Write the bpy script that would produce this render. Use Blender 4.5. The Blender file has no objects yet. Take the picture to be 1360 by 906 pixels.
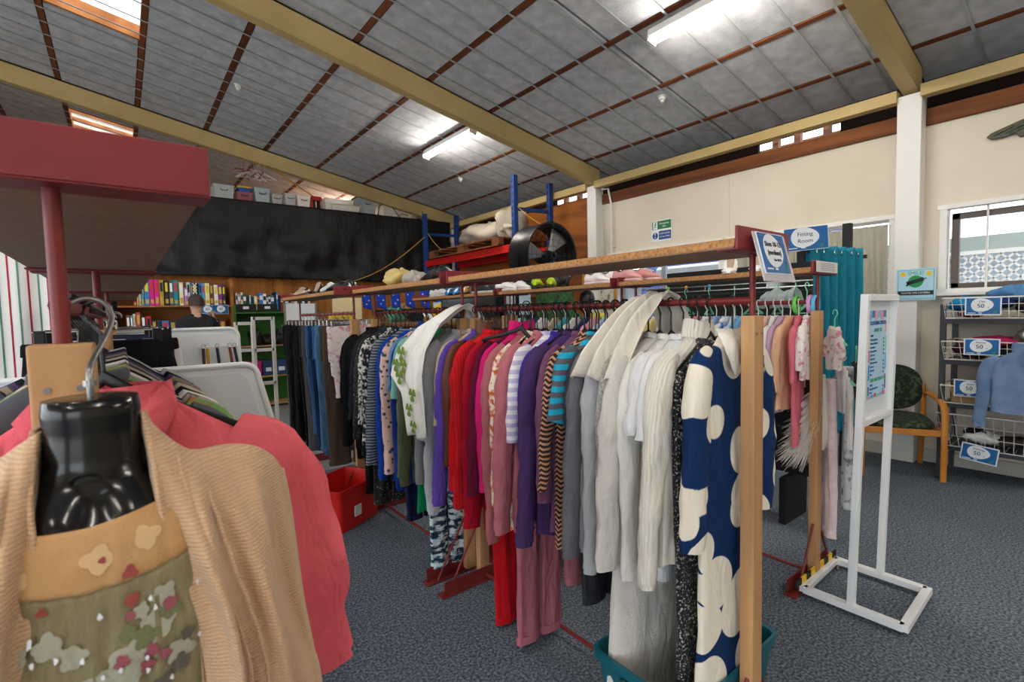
import bpy, math, random
import numpy as np
from mathutils import Matrix, Vector
PI = math.pi
rng = random.Random(7)
scene = bpy.context.scene
COL = scene.collection
# ------------------------------------------------------------------ camera
cam_d = bpy.data.cameras.new('camera')
cam_d.sensor_width = 36.0
cam_d.lens = 655.7 / 1360 * 36.0
cam_d.clip_start = 0.02
cam_d.dof.use_dof = True
cam_d.dof.focus_distance = 2.0
cam_d.dof.aperture_fstop = 7.0
cam = bpy.data.objects.new('camera', cam_d)
COL.objects.link(cam)
_R = (0.78429478, -0.6199755, -0.02262901)
_U = (0.0532544, 0.03093847, 0.99810159)
_F = (0.61809843, 0.78401096, -0.0572813)
cam.matrix_world = Matrix(((_R[0], _U[0], -_F[0], 0), (_R[1], _U[1], -_F[1], 0), (_R[2], _U[2], -_F[2], 1.40), (0, 0, 0, 1)))
scene.camera = cam
# ------------------------------------------------------------------ world, exposure
world = bpy.data.worlds.new('overcast_sky')
scene.world = world
world.use_nodes = True
wn = world.node_tree
bg = wn.nodes['Background']
bg.inputs['Color'].default_value = (0.86, 0.93, 1.0, 1)
bg.inputs['Strength'].default_value = 3.0
vs = scene.view_settings
vs.view_transform = 'Standard'
vs.look = 'None'
vs.gamma = 1.0
vs.use_curve_mapping = False
vs.exposure = 0.62
TUBE_STRENGTH = 85.0

# ------------------------------------------------------------------ materials
def lin(h):
    h = h.lstrip('#')
    out = []
    for i in (0, 2, 4):
        c = int(h[i:i + 2], 16) / 255
        out.append(c / 12.92 if c <= 0.04045 else ((c + 0.055) / 1.055) ** 2.4)
    return (*out, 1.0)

MATS = {}
def mat(name, c, rough=0.75, metal=0.0, pat=None, c2=None, c3=None, sc=10.0, bump=0.0, bsc=120.0, axis=2, dist=0.0, thr=0.5, alpha=1.0, trans=0.0, coat=0.0, emit=0.0, stretch=None, sheen=0.0, spec=0.35, wrinkle=0.0, rib=0.0):
    if name in MATS:
        return MATS[name]
    m = bpy.data.materials.new(name)
    m.use_nodes = True
    nt = m.node_tree
    N, L = nt.nodes, nt.links
    b = N['Principled BSDF']
    b.inputs['Base Color'].default_value = lin(c)
    b.inputs['Roughness'].default_value = rough
    b.inputs['Metallic'].default_value = metal
    b.inputs['Specular IOR Level'].default_value = spec
    if coat: b.inputs['Coat Weight'].default_value = coat; b.inputs['Coat Roughness'].default_value = 0.08
    if alpha < 1: b.inputs['Alpha'].default_value = alpha
    if trans: b.inputs['Transmission Weight'].default_value = trans
    if sheen: b.inputs['Sheen Weight'].default_value = sheen
    if emit:
        b.inputs['Emission Color'].default_value = lin(c)
        b.inputs['Emission Strength'].default_value = emit
    co = None
    def coord():
        nonlocal co
        if co is None:
            tc = N.new('ShaderNodeTexCoord')
            co = tc.outputs['Object']
            if stretch:
                mp = N.new('ShaderNodeMapping')
                mp.inputs['Scale'].default_value = stretch
                L.new(co, mp.inputs['Vector'])
                co = mp.outputs['Vector']
        return co
    fac = None
    if pat in ('noise', 'speck', 'mottle'):
        t = N.new('ShaderNodeTexNoise')
        t.inputs['Scale'].default_value = sc
        t.inputs['Detail'].default_value = 3
        L.new(coord(), t.inputs['Vector'])
        fac = t.outputs['Fac']
    elif pat in ('blob', 'cell'):
        t = N.new('ShaderNodeTexVoronoi')
        t.inputs['Scale'].default_value = sc
        if pat == 'blob': t.feature = 'SMOOTH_F1'
        L.new(coord(), t.inputs['Vector'])
        fac = t.outputs['Distance']
    elif pat == 'stripe':
        t = N.new('ShaderNodeTexWave')
        t.wave_type = 'BANDS'
        t.bands_direction = 'XYZ'[axis]
        t.inputs['Scale'].default_value = sc
        t.inputs['Distortion'].default_value = dist
        L.new(coord(), t.inputs['Vector'])
        fac = t.outputs['Fac']
    elif pat == 'wood':
        t = N.new('ShaderNodeTexNoise')
        t.inputs['Scale'].default_value = sc
        t.inputs['Detail'].default_value = 4
        t.inputs['Distortion'].default_value = dist
        mp = N.new('ShaderNodeMapping')
        s = [1.0, 1.0, 1.0]
        s[axis] = 0.07
        mp.inputs['Scale'].default_value = s
        L.new(coord(), mp.inputs['Vector'])
        L.new(mp.outputs['Vector'], t.inputs['Vector'])
        fac = t.outputs['Fac']
    elif pat == 'zig':
        sx = N.new('ShaderNodeSeparateXYZ')
        L.new(coord(), sx.inputs[0])
        def mth(op, a, bb):
            n = N.new('ShaderNodeMath'); n.operation = op
            for i, v in enumerate((a, bb)):
                if hasattr(v, 'links') or not isinstance(v, (int, float)): L.new(v, n.inputs[i])
                else: n.inputs[i].default_value = v
            return n.outputs[0]
        pp = mth('PINGPONG', sx.outputs[1], 0.012)
        ad = mth('ADD', sx.outputs[2], pp)
        fr = mth('PINGPONG', ad, 0.009)
        fac = mth('MULTIPLY', fr, 111.0)
    if fac is not None:
        r = N.new('ShaderNodeValToRGB')
        e = r.color_ramp.elements
        w = {'noise': .18, 'mottle': .06, 'wood': .15, 'cell': .008}.get(pat, .04)
        e[0].position = max(0, thr - w); e[0].color = lin(c)
        e[1].position = min(1, thr + w); e[1].color = lin(c2 or c)
        if c3:
            n3 = r.color_ramp.elements.new(min(0.99, thr + w + 0.12)); n3.color = lin(c3)
        L.new(fac, r.inputs['Fac'])
        L.new(r.outputs['Color'], b.inputs['Base Color'])
    if bump:
        n2 = N.new('ShaderNodeTexNoise')
        n2.inputs['Scale'].default_value = bsc
        n2.inputs['Detail'].default_value = 2
        L.new(coord(), n2.inputs['Vector'])
        bp = N.new('ShaderNodeBump')
        bp.inputs['Strength'].default_value = bump
        bp.inputs['Distance'].default_value = 0.004
        L.new(n2.outputs['Fac'], bp.inputs['Height'])
        L.new(bp.outputs['Normal'], b.inputs['Normal'])
    def addbump(h, strength, dist_):
        bp = N.new('ShaderNodeBump')
        bp.inputs['Strength'].default_value = strength
        bp.inputs['Distance'].default_value = dist_
        L.new(h, bp.inputs['Height'])
        prev = b.inputs['Normal'].links
        if prev: L.new(prev[0].from_socket, bp.inputs['Normal'])
        L.new(bp.outputs['Normal'], b.inputs['Normal'])
    if rib and fac is not None: addbump(fac, rib, 0.002)
    if wrinkle:
        tc = N.new('ShaderNodeTexCoord')
        mp = N.new('ShaderNodeMapping'); mp.inputs['Scale'].default_value = (1, 1, .38)
        L.new(tc.outputs['Object'], mp.inputs['Vector'])
        n3_ = N.new('ShaderNodeTexNoise'); n3_.inputs['Scale'].default_value = 17; n3_.inputs['Detail'].default_value = 2.5; n3_.inputs['Distortion'].default_value = .8
        L.new(mp.outputs['Vector'], n3_.inputs['Vector'])
        addbump(n3_.outputs['Fac'], wrinkle, 0.03)
    MATS[name] = m
    return m

def cloth(c, **k):
    key = 'cloth_' + c + '_'.join(str(v) for v in k.values())
    k.setdefault('rough', 0.9); k.setdefault('bump', 0.25); k.setdefault('bsc', 260); k.setdefault('spec', 0.15); k.setdefault('wrinkle', 0.55)
    return mat(key, c, **k)

# ------------------------------------------------------------------ mesh building
class MB:
    def __init__(s): s.v = []; s.f = []
    def add(s, V, F):
        o = len(s.v)
        s.v.extend([tuple(float(x) for x in p) for p in V])
        s.f.extend([tuple(i + o for i in q) for q in F])
        return s
    def box(s, c, d, m=None):
        x, y, z = d[0] / 2, d[1] / 2, d[2] / 2
        V = [Vector((a * x, b * y, e * z)) for e in (-1, 1) for b in (-1, 1) for a in (-1, 1)]
        if m is not None: V = [m @ p for p in V]
        V = [p + Vector(c) for p in V]
        return s.add(V, [(0, 2, 3, 1), (4, 5, 7, 6), (0, 1, 5, 4), (2, 6, 7, 3), (0, 4, 6, 2), (1, 3, 7, 5)])
    def bounds(s, lo, hi):
        return s.box([(a + b) / 2 for a, b in zip(lo, hi)], [b - a for a, b in zip(lo, hi)])
    def bar(s, a, b, w, h, up=(0, 0, 1)):
        a, b = Vector(a), Vector(b)
        d = (b - a)
        ln = d.length
        d.normalize()
        u = Vector(up)
        if abs(d.dot(u)) > 0.98: u = Vector((1, 0, 0))
        x = d.cross(u).normalized(); z = x.cross(d)
        m = Matrix((x, d, z)).transposed()
        return s.box((a + b) / 2, (w, ln, h), m)
    def loft(s, rings, cap0=True, cap1=True, closed=True):
        n = len(rings[0]); V = []; F = []
        for r in rings: V.extend(r)
        k = n if closed else n - 1
        for i in range(len(rings) - 1):
            for j in range(k):
                a = i * n + j; b = i * n + (j + 1) % n
                F.append((a, b, b + n, a + n))
        if cap0: F.append(tuple(reversed(range(n))))
        if cap1: F.append(tuple((len(rings) - 1) * n + j for j in range(n)))
        return s.add(V, F)
    def tube(s, pts, r, n=8, closed=False, cap=True, flat=1.0, side=None):
        P = [Vector(p) for p in pts]
        m = len(P)
        R = list(r) if hasattr(r, '__len__') else [r] * m
        rings = []; ref = None
        for i in range(m):
            if closed: t = P[(i + 1) % m] - P[i - 1]
            else: t = P[min(i + 1, m - 1)] - P[max(i - 1, 0)]
            t.normalize()
            if ref is None:
                ref = Vector(side) if side else (Vector((0, 0, 1)) if abs(t.z) < 0.9 else Vector((1, 0, 0)))
            x = (ref - t * ref.dot(t))
            if x.length < 1e-5: x = t.orthogonal()
            x.normalize(); y = t.cross(x); ref = x
            rings.append([P[i] + (x * math.cos(2 * PI * j / n) + y * (flat * math.sin(2 * PI * j / n))) * R[i] for j in range(n)])
        if closed:
            rings.append(rings[0]); return s.loft(rings, False, False)
        return s.loft(rings, cap, cap)
    def lathe(s, prof, n=24, c=(0, 0, 0), axis=2, cap=(True, True)):
        rings = []
        for r, z in prof:
            ring = []
            for j in range(n):
                a = 2 * PI * j / n
                p = [r * math.cos(a), r * math.sin(a), z]
                if axis == 1: p = [p[0], z, p[1]]
                elif axis == 0: p = [z, p[0], p[1]]
                ring.append((p[0] + c[0], p[1] + c[1], p[2] + c[2]))
            rings.append(ring)
        return s.loft(rings, *cap)
    def grid(s, G):
        G = np.asarray(G); m, n = G.shape[:2]
        F = [(i * n + j, i * n + j + 1, (i + 1) * n + j + 1, (i + 1) * n + j) for i in range(m - 1) for j in range(n - 1)]
        return s.add(G.reshape(-1, 3), F)
    def poly(s, pts, thick):
        """flat outline in local XZ, extruded along Y"""
        n = len(pts)
        V = [(x, 0, z) for x, z in pts] + [(x, thick, z) for x, z in pts]
        F = [tuple(range(n)), tuple(reversed(range(n, 2 * n)))] + [(i, i + n, (i + 1) % n + n, (i + 1) % n) for i in range(n)]
        return s.add(V, F)
    def xf(s, m):
        s.v = [tuple(m @ Vector(p)) for p in s.v]; return s
    def mesh(s, name):
        me = bpy.data.meshes.new(name)
        me.from_pydata(s.v, [], s.f)
        me.update()
        return me
    def build(s, name, m, parent=None, smooth=True, bevel=0.0, solid=0.0, sub=0, angle=40, kind=None):
        me = s.mesh(name)
        return link(name, me, m, parent, smooth, bevel, solid, sub, angle, kind)

def link(name, me, m, parent=None, smooth=True, bevel=0.0, solid=0.0, sub=0, angle=40, kind=None):
    if m is not None and not me.materials: me.materials.append(m)
    if smooth and len(me.polygons):
        me.polygons.foreach_set('use_smooth', [True] * len(me.polygons))
        try: me.set_sharp_from_angle(angle=math.radians(angle))
        except Exception: pass
    o = bpy.data.objects.new(name, me)
    COL.objects.link(o)
    if parent is not None: o.parent = parent
    if solid:
        md = o.modifiers.new('thickness', 'SOLIDIFY'); md.thickness = solid; md.offset = 0
    if bevel:
        md = o.modifiers.new('bevel', 'BEVEL'); md.width = bevel; md.segments = 2; md.limit_method = 'ANGLE'
    if sub:
        md = o.modifiers.new('subdiv', 'SUBSURF'); md.levels = sub; md.render_levels = sub
    if kind: o['kind'] = kind
    return o

def tag(o, label, cat, group=None):
    o['label'] = label; o['category'] = cat
    if group: o['group'] = group
    return o

def thing(name, label, cat, loc=(0, 0, 0), rz=0.0, group=None, rx=0.0, ry=0.0):
    o = bpy.data.objects.new(name, None)
    o.empty_display_size = 0.05
    COL.objects.link(o)
    o.location = loc; o.rotation_euler = (rx, ry, rz)
    return tag(o, label, cat, group)

def struct(o):
    o['kind'] = 'structure'; return o

FONT = None
def text(name, body, size, loc, m, parent=None, rz=0.0, align='CENTER', rx=PI / 2, extr=0.0006, sx=1.0):
    cu = bpy.data.curves.new(name, 'FONT')
    cu.body = body; cu.size = size; cu.align_x = align; cu.align_y = 'CENTER'; cu.extrude = extr
    cu.resolution_u = 3
    o = bpy.data.objects.new(name, cu)
    COL.objects.link(o)
    cu.materials.append(m)
    me = bpy.data.meshes.new_from_object(o)
    bpy.data.objects.remove(o); bpy.data.curves.remove(cu)
    me.name = name
    o = bpy.data.objects.new(name, me); COL.objects.link(o)
    if not me.materials: me.materials.append(m)
    o.location = loc; o.rotation_euler = (rx, 0, rz); o.scale = (sx, 1, 1)
    if parent is not None: o.parent = parent
    return o

def copy_tree(o, parent=None):
    c = o.copy(); COL.objects.link(c)
    if parent is not None: c.parent = parent
    for ch in list(o.children): copy_tree(ch, c)
    return c

def egg(rx, rz, n=28, cx=0, cz=0):
    return [(cx + rx * math.cos(2 * PI * i / n), cz + rz * math.sin(2 * PI * i / n) * (1 - 0.18 * math.cos(2 * PI * i / n))) for i in range(n)]

# ------------------------------------------------------------------ common materials
M_cream = mat('wall_cream_paint', '#dbd0bf', 0.85, pat='noise', c2='#d3c8b6', sc=1.5, bump=0.05, bsc=60)
M_white = mat('white_paint', '#e4e2dd', 0.5)
M_whitemetal = mat('white_powder_coat', '#e9eaea', 0.4)
M_ply = mat('orange_plywood', '#a4601f', 0.6, pat='wood', c2='#6f3a12', sc=3.0, axis=1, dist=2.5)
M_plyx = mat('orange_plywood_panel', '#b9782f', 0.6, pat='wood', c2='#8c5118', sc=5.0, axis=2, dist=1.5)
M_timber = mat('rough_brown_timber', '#86502a', 0.8, pat='wood', c2='#5a3016', sc=6.0, axis=1, dist=1.0)
M_purlin = mat('dark_brown_purlin', '#7c4423', 0.85, pat='wood', c2='#56290f', sc=5.0, axis=1)
M_void = mat('dark_eave_shade', '#2c1a10', 0.9, pat='wood', c2='#170d08', sc=4, axis=1)  # dark colour stands in for the unlit space behind the eave
M_beam = mat('mustard_beam_paint', '#c6ae78', 0.55, pat='noise', c2='#b99f69', sc=2.0)
M_panel = mat('grey_fibre_ceiling_panel', '#c9cacd', 0.95, pat='noise', c2='#aeb0b4', sc=9.0, thr=.5, bump=0.5, bsc=45)
M_strap = mat('galvanised_strap', '#b3b8ba', 0.5, 0.25)
M_carpet = mat('blue_grey_carpet', '#444d57', 0.97, pat='noise', c2='#929aa4', sc=95.0, thr=.58, bump=0.6, bsc=220, spec=0.05)
M_vinyl = mat('grey_vinyl_floor', '#84888c', 0.5)
M_red = mat('oxide_red_paint', '#7d2a26', 0.45, pat='noise', c2='#6c211f', sc=14.0, bump=0.08, bsc=60)
M_redend = mat('oxide_red_end_plate', '#81292c', 0.5, pat='noise', c2='#742327', sc=8.0, bump=0.1, bsc=40)
M_chip = mat('chipboard', '#b98755', 0.8, pat='noise', c2='#8a5b33', sc=110.0, thr=.55, bump=0.2, bsc=160)
M_chipunder = mat('chipboard_brown_underside', '#9a7a60', 0.65, pat='noise', c2='#8e6e55', sc=60)
M_pine = mat('pale_pine', '#c19466', 0.6, pat='wood', c2='#a2754b', sc=14.0, axis=2)
M_black = mat('black_plastic', '#151517', 0.35)
M_blackmat = mat('black_matte', '#18181a', 0.7)
M_chrome = mat('chrome', '#c9c9c6', 0.22, 1.0)
M_steel = mat('dull_steel', '#8f9090', 0.4, 0.9)
M_signblue = mat('sign_blue', '#155f9c', 0.35)
M_signwhite = mat('sign_white', '#e3e6ea', 0.4)
M_signgreen = mat('sign_leaf_green', '#3c9a55', 0.4)
M_ink = mat('sign_ink', '#23262b', 0.6)
M_mint = mat('mint_plastic', '#7fe0b4', 0.35)
M_teal = cloth('#1f7f94', rough=.8)
M_orange_wood = mat('honey_beech', '#d0893a', 0.4, pat='wood', c2='#c07a2c', sc=8, axis=2)
M_clear = mat('translucent_tub_plastic', '#dfe6e8', 0.25, alpha=0.55)
M_glass = mat('window_glass', '#eef4f6', 0.05, alpha=0.12, spec=0.5)
M_rope = mat('yellow_rope', '#b08a35', 0.9)
M_rackblue = mat('pallet_rack_blue', '#1b3f7f', 0.5)
M_rackred = mat('pallet_rack_red', '#c01e1c', 0.5)
M_greymetal = mat('charcoal_shelf_metal', '#3c4046', 0.5)
M_wire = mat('white_wire', '#e6e3dc', 0.4)
# ================================================================== setting
CS = 0.188                                    # roof slope
def zc(x): return 3.45 + CS * (5.56 - x)
RX0, RX1, RY0, RY1 = -5.2, 5.56, -3.6, 12.8
struct(MB().bounds((RX0, RY0, -0.1), (RX1, RY1, 0.0)).build('floor', M_carpet, smooth=False))
struct(MB().bounds((0.2, 4.55, 0.0), (3.2, 8.9, 0.004)).build('floor_vinyl_strip', M_vinyl, smooth=False))
wl = struct(MB().bounds((RX0 - .12, RY0, 3.3), (RX0, RY1, 5.7)).build('wall_left', M_cream, smooth=False))
MB().bounds((RX0 - .12, RY0, 0), (RX0, -2.6, 3.3)).build('panel', M_cream, wl, smooth=False)
MB().bounds((RX0 - .12, 7.4, 0), (RX0, RY1, 3.3)).build('panel', M_cream, wl, smooth=False)
for k, yy in enumerate((-2.6, .7, 4.0, 7.3)): MB().bounds((RX0 - .1, yy, 0), (RX0, yy + .1, 3.3)).build('added_mullion', M_white, wl, smooth=False)  # window band added out of view to let daylight onto the ceiling
MB().bounds((RX0 - .1, -2.6, 0), (RX0, 7.4, .1)).build('added_mullion', M_white, wl, smooth=False)
struct(MB().bounds((-16, -14, -.14), (RX0 - .12, 14, -.03)).build('bounce_court', mat('bounce_concrete', '#dedbd4', .9), smooth=False))  # unseen pale ground, added to bounce sky light up to the ceiling
wf = struct(MB().bounds((RX0 - .12, RY0 - .12, 3.2), (RX1 + .4, RY0, 5.7)).build('wall_front', M_cream, smooth=False))
MB().bounds((RX0 - .12, RY0 - .12, 0), (-4.4, RY0, 3.2)).build('panel', M_cream, wf, smooth=False)
MB().bounds((-1.4, RY0 - .12, 0), (RX1 + .4, RY0, 3.2)).build('panel', M_cream, wf, smooth=False)
d2 = struct(MB().bounds((-4.46, RY0 - .05, 3.14), (-1.34, RY0 + .05, 3.24)).build('added_door', M_white, smooth=False))  # unseen roller door opening, added to let in soft daylight
for xx in (-4.43, -1.37): MB().bounds((xx - .05, RY0 - .05, 0), (xx + .05, RY0 + .05, 3.14)).build('added_door_jamb', M_white, d2, smooth=False)
MB().lathe([(.16, -4.4), (.16, -1.4)], 20, (0, RY0 + .2, 3.4), axis=0).build('added_rolled_door', M_strap, d2)
struct(MB().bounds((-9, -14, -.12), (9, RY0 - .12, -.02)).build('exterior_yard', mat('exterior_paving', '#a8a49c', .9), smooth=False))
struct(MB().bounds((RX0 - .12, RY1, 0), (RX1 + .4, RY1 + .12, 5.7)).build('wall_far', M_cream, smooth=False))
# back partition under the mezzanine: plywood panels, each a piece
wb = struct(MB().bounds((RX0, 8.93, 0), (RX1, 9.0, 3.18)).build('wall_back', M_plyx, smooth=False))
x = RX0
while x < RX1 - 0.1:
    x2 = min(x + 1.2, RX1)
    MB().bounds((x + .004, 8.905, 0.02), (x2 - .004, 8.93, 3.15)).build('panel', M_plyx, wb, smooth=False)
    x = x2
struct(MB().bounds((RX0, 8.78, 3.18), (RX1 - .2, 12.0, 3.25)).build('mezzanine_floor', mat('mezzanine_boards', '#9a6a3a', .7), smooth=False))
# right wall: cream lining with openings (door y 3.0-4.72, curtained window 1.42-2.95, barred window -0.35-1.03)
wr = struct(MB().bounds((5.56, RY0, 0), (5.68, -0.6, 2.93)).build('wall_right', M_cream, smooth=False))
def wpart(y0, y1, z0, z1, m=M_cream, x0=5.56, x1=5.68): MB().bounds((x0, y0, z0), (x1, y1, z1)).build('panel', m, wr, smooth=False)
wpart(-.6, 1.03, 0, 1.52); wpart(-.6, 1.03, 2.2, 2.93); wpart(1.03, 1.42, 0, 2.93)
wpart(1.42, 2.95, 0, 1.44); wpart(1.42, 2.95, 2.16, 2.93); wpart(2.95, 3.0, 0, 2.93); wpart(3.0, 4.72, 2.16, 2.93)
wpart(4.72, 4.95, 0, 2.93)
for i in range(4):                                   # plywood lining in the far bay
    wpart(4.95 + i * 0.98, 4.95 + (i + 1) * 0.98 - .008, 0, 3.1, M_ply)
for yy in (2.97, 1.2): MB().bounds((5.552, yy - .02, 2.17), (5.56, yy + .02, 2.93)).build('trim', M_cream, wr, smooth=False)
# timber plate over the wall, dark eave behind, daylight gap
for y0, y1 in ((RY0, 1.18), (1.34, 4.86)):
    struct(MB().bounds((5.53, y0, 2.93), (5.7, y1, 3.07)).build('trim_1', M_timber, smooth=False, bevel=.006))
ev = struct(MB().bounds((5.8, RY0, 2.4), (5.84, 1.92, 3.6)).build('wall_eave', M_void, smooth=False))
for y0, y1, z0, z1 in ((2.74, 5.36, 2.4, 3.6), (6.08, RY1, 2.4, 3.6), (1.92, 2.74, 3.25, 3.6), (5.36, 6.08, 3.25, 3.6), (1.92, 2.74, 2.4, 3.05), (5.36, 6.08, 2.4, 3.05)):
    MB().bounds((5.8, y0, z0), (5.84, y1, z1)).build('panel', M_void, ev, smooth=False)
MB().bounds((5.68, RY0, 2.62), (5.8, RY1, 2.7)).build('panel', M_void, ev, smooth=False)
M_pinkt = mat('pink_lit_timber', '#d09a7c', .7)  # pinkish daylight on the eave timber, put into its colour
for yy in (2.02, 2.30, 2.52, 5.5, 5.8):
    MB().bounds((5.72, yy - .03, 2.95), (5.8, yy + .03, 3.3)).build('timber_block', M_pinkt, ev, smooth=False)
for y0, y1 in ((1.92, 2.74), (5.36, 6.08)): MB().bounds((5.95, y0 - .3, 2.9), (6.0, y1 + .3, 3.215)).build('fascia_board', M_pinkt, ev, smooth=False)
# ceiling: brown lining, fibre panels in cells, purlins, straps
def slab(x0, x1, y0, y1, off, t):
    V = [(a, b, zc(a) + off + e) for e in (0, t) for b in (y0, y1) for a in (x0, x1)]
    return MB().add(V, [(0, 2, 3, 1), (4, 5, 7, 6), (0, 1, 5, 4), (2, 6, 7, 3), (0, 4, 6, 2), (1, 3, 7, 5)])
ysky = ((3.2, 6.80), (9.93, 11.2))                     # skylight openings between x -0.48 and 0.39
ceil_o = None
cells = []
PX = [-.48 + .8165 * k for k in range(-6, 10)]
YJ = [RY0, -.6, 1.27, 3.03, 4.93, 6.83, 8.86, 10.7, RY1]
b = MB()
for (y0, y1) in ((RY0, 3.2), (6.80, 9.93), (11.2, RY1)):
    b.v, b.f = b.v, b.f
    s_ = slab(RX0, 5.9, y0, y1, .035, .05); b.add(s_.v, s_.f)
for (y0, y1) in ysky:
    for xa, xb in ((RX0, -.48), (.37, 5.9)):
        s_ = slab(xa, xb, y0, y1, .035, .05); b.add(s_.v, s_.f)
ceil_o = struct(b.build('ceiling', M_purlin, smooth=False))
for i in range(len(PX) - 1):
    for j in range(len(YJ) - 1):
        xa, xb = max(PX[i], RX0) + .034, min(PX[i + 1], 5.9) - .034
        if xb < RX0 or xa > 5.8: continue
        if abs(PX[i] + .48) < .01 and j in (3, 4, 7):
            if j == 4: continue
            if j == 3: ya, yb = YJ[j], 3.2
            else: ya, yb = 11.2, 12.8
        else: ya, yb = YJ[j], YJ[j + 1]
        if abs(PX[i] + .48) < .01 and j == 6: yb = 9.9
        if abs(PX[i] + .48) < .01 and j == 5: ya = 6.83
        slab(xa, xb, ya + .012 + rng.random() * .008, yb - .012 - rng.random() * .008, -.004 - rng.random() * .006, .03).build('panel', M_panel, ceil_o, smooth=False)
for i, px in enumerate(PX):
    if RX0 < px < 5.9:
        slab(px - .024, px + .024, RY0, RY1, -.012, .07).build('purlin', M_purlin, ceil_o, smooth=False)
y = -3.3
strap_y = []
while y < 12.6:
    if min(abs(y - q) for q in (1.27, 4.93, 8.86)) > .12:
        slab(RX0, 5.9, y - .011, y + .011, -.022, .003).build('strap', M_strap, ceil_o, smooth=False)
    y += .305 + rng.random() * .03
# skylight wells: timber linings and translucent sheet
M_well = mat('skylight_well_timber', '#c98346', .6, pat='wood', c2='#a8632c', sc=7, axis=1)
for k, (y0, y1) in enumerate(ysky):
    w = struct(slab(-.48, -.45, y0, y1, .0, .15).build('window_%d' % (k + 3), M_well, smooth=False))
    slab(.36, .39, y0, y1, .0, .15).build('lining_board', M_well, w, smooth=False)
    slab(-.45, .36, y0, y0 + .03, .0, .15).build('lining_board', M_well, w, smooth=False)
    slab(-.45, .36, y1 - .03, y1, .0, .15).build('lining_board', M_well, w, smooth=False)
    n = 3
    for q in range(1, n):
        yy = y0 + (y1 - y0) * q / n
        slab(-.45, .36, yy - .02, yy + .02, .09, .06).build('glazing_bar', M_well, w, smooth=False)
    slab(-.47, .38, y0 + .01, y1 - .01, .155, .006).build('pane', mat('skylight_sheet', '#f4f8fb', .3, alpha=.25), w, smooth=False)
# portal frames
def rafter(y, n):
    h, t = .25, .11
    o = slab(RX0, 5.52, y - .012, y + .012, -h, h - .02).build('roof_beam_%d' % n, M_beam, smooth=False); struct(o)
    slab(RX0, 5.52, y - t / 2, y + t / 2, -h - .012, .014).build('flange', M_beam, o, smooth=False)
    slab(RX0, 5.52, y - t / 2, y + t / 2, -.034, .014).build('flange', M_purlin, o, smooth=False)
    slab(RX0, 5.52, y - t / 2, y - t / 2 + .008, -h, h - .02).build('web_plate', M_beam, o, smooth=False)
    slab(RX0, 5.52, y + t / 2 - .008, y + t / 2, -h, h - .02).build('web_plate', M_beam, o, smooth=False)
    MB().bounds((5.4, y - .085, 0), (5.56, y + .085, 3.19)).build('column', M_white, o, smooth=False, bevel=.004)
    return o
for n, yy in enumerate((1.27, 4.93, 8.86, -2.4)): rafter(yy, n)
for n, (y0, y1) in enumerate(((RY0, 1.19), (1.35, 4.85), (5.01, 8.78))):
    o = struct(MB().bounds((5.36, y0, 3.14), (5.46, y1, 3.24)).build('eave_beam_%d' % n, M_beam, smooth=False, bevel=.004))
    MB().bounds((5.46, y0, 3.225), (5.5, y1, 3.24)).build('flange', M_beam, o, smooth=False)
# skirting
struct(MB().bounds((5.535, RY0, 0), (5.56, 3.0, .11)).build('baseboard_right', mat('grey_skirting', '#b9b5ac', .6), smooth=False))
# ------------------------------------------------------------------ windows and door on the right wall
def bars(b, pts, w, h):
    for a, c in pts: b.bar(a, c, w, h)
    return b
w1 = struct(bars(MB(), [((5.55, 1.05, 1.5), (5.55, 1.05, 2.22)), ((5.55, -.62, 2.21), (5.55, 1.09, 2.21)), ((5.55, -.62, 1.5), (5.55, 1.09, 1.5)), ((5.55, -.6, 1.5), (5.55, -.6, 2.2))], .05, .04).build('window_1', M_white, smooth=False, bevel=.003))
bars(MB(), [((5.62, .98, 1.53), (5.62, .98, 2.15)), ((5.62, -.55, 2.13), (5.62, 1.0, 2.13)), ((5.62, -.55, 1.54), (5.62, 1.0, 1.54))], .05, .05).build('sash', mat('brown_aluminium', '#5a5049', .5), w1, smooth=False)
for yy in (.78, .53, .28, .03, -.22, -.47):
    MB().tube([(5.575, yy, 1.5), (5.575, yy, 2.21)], .008).build('security_bar', M_white, w1)
MB().bounds((5.63, -.6, 1.53), (5.634, 1.02, 2.2)).build('pane', M_glass, w1, smooth=False)
MB().bounds((5.45, -.62, 1.46), (5.57, 1.07, 1.49)).build('sill', M_white, w1, smooth=False, bevel=.003)
# outside the barred window: lattice screen, hedge-coloured shed roof, posts
lat = struct(bars(MB(), [((7.2, -2, 1.93), (7.2, 3.4, 1.93)), ((7.2, -2, 1.0), (7.2, 3.4, 1.0))], .04, .04).build('exterior_screen', M_white, smooth=False))
b = MB()
for k in range(-26, 60):
    yy = -2 + k * .1
    for sg in (1, -1):
        ya, yb = yy, yy + sg * .93
        if -2 < ya < 3.4 and -2 < yb < 3.4: b.bar((7.2, ya, 1.0), (7.2, yb, 1.93), .012, .02)
o = b.build('lattice_wires', M_white, lat, smooth=False); o['kind'] = 'stuff'
struct(MB().bounds((9.0, -6, -.1), (9.3, 8, 2.05)).build('exterior_shed_wall', mat('pale_shed', '#9fb2bd', .7), smooth=False))
struct(MB().bounds((8.6, -6, 2.05), (9.4, 8, 2.24)).build('exterior_shed_roof', mat('dull_green_roof', '#66756b', .7, pat='noise', c2='#7c8a7d', sc=1.2), smooth=False))
struct(MB().bounds((5.8, -8, -.12), (14, 12, -.02)).build('exterior_ground', mat('exterior_paving', '#a8a49c', .9), smooth=False))
MB().bounds((7.5, .35, 0), (7.58, .43, 1.75)).build('exterior_post', mat('pale_timber_post', '#c69a72', .7), smooth=False)['kind'] = 'structure'
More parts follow.
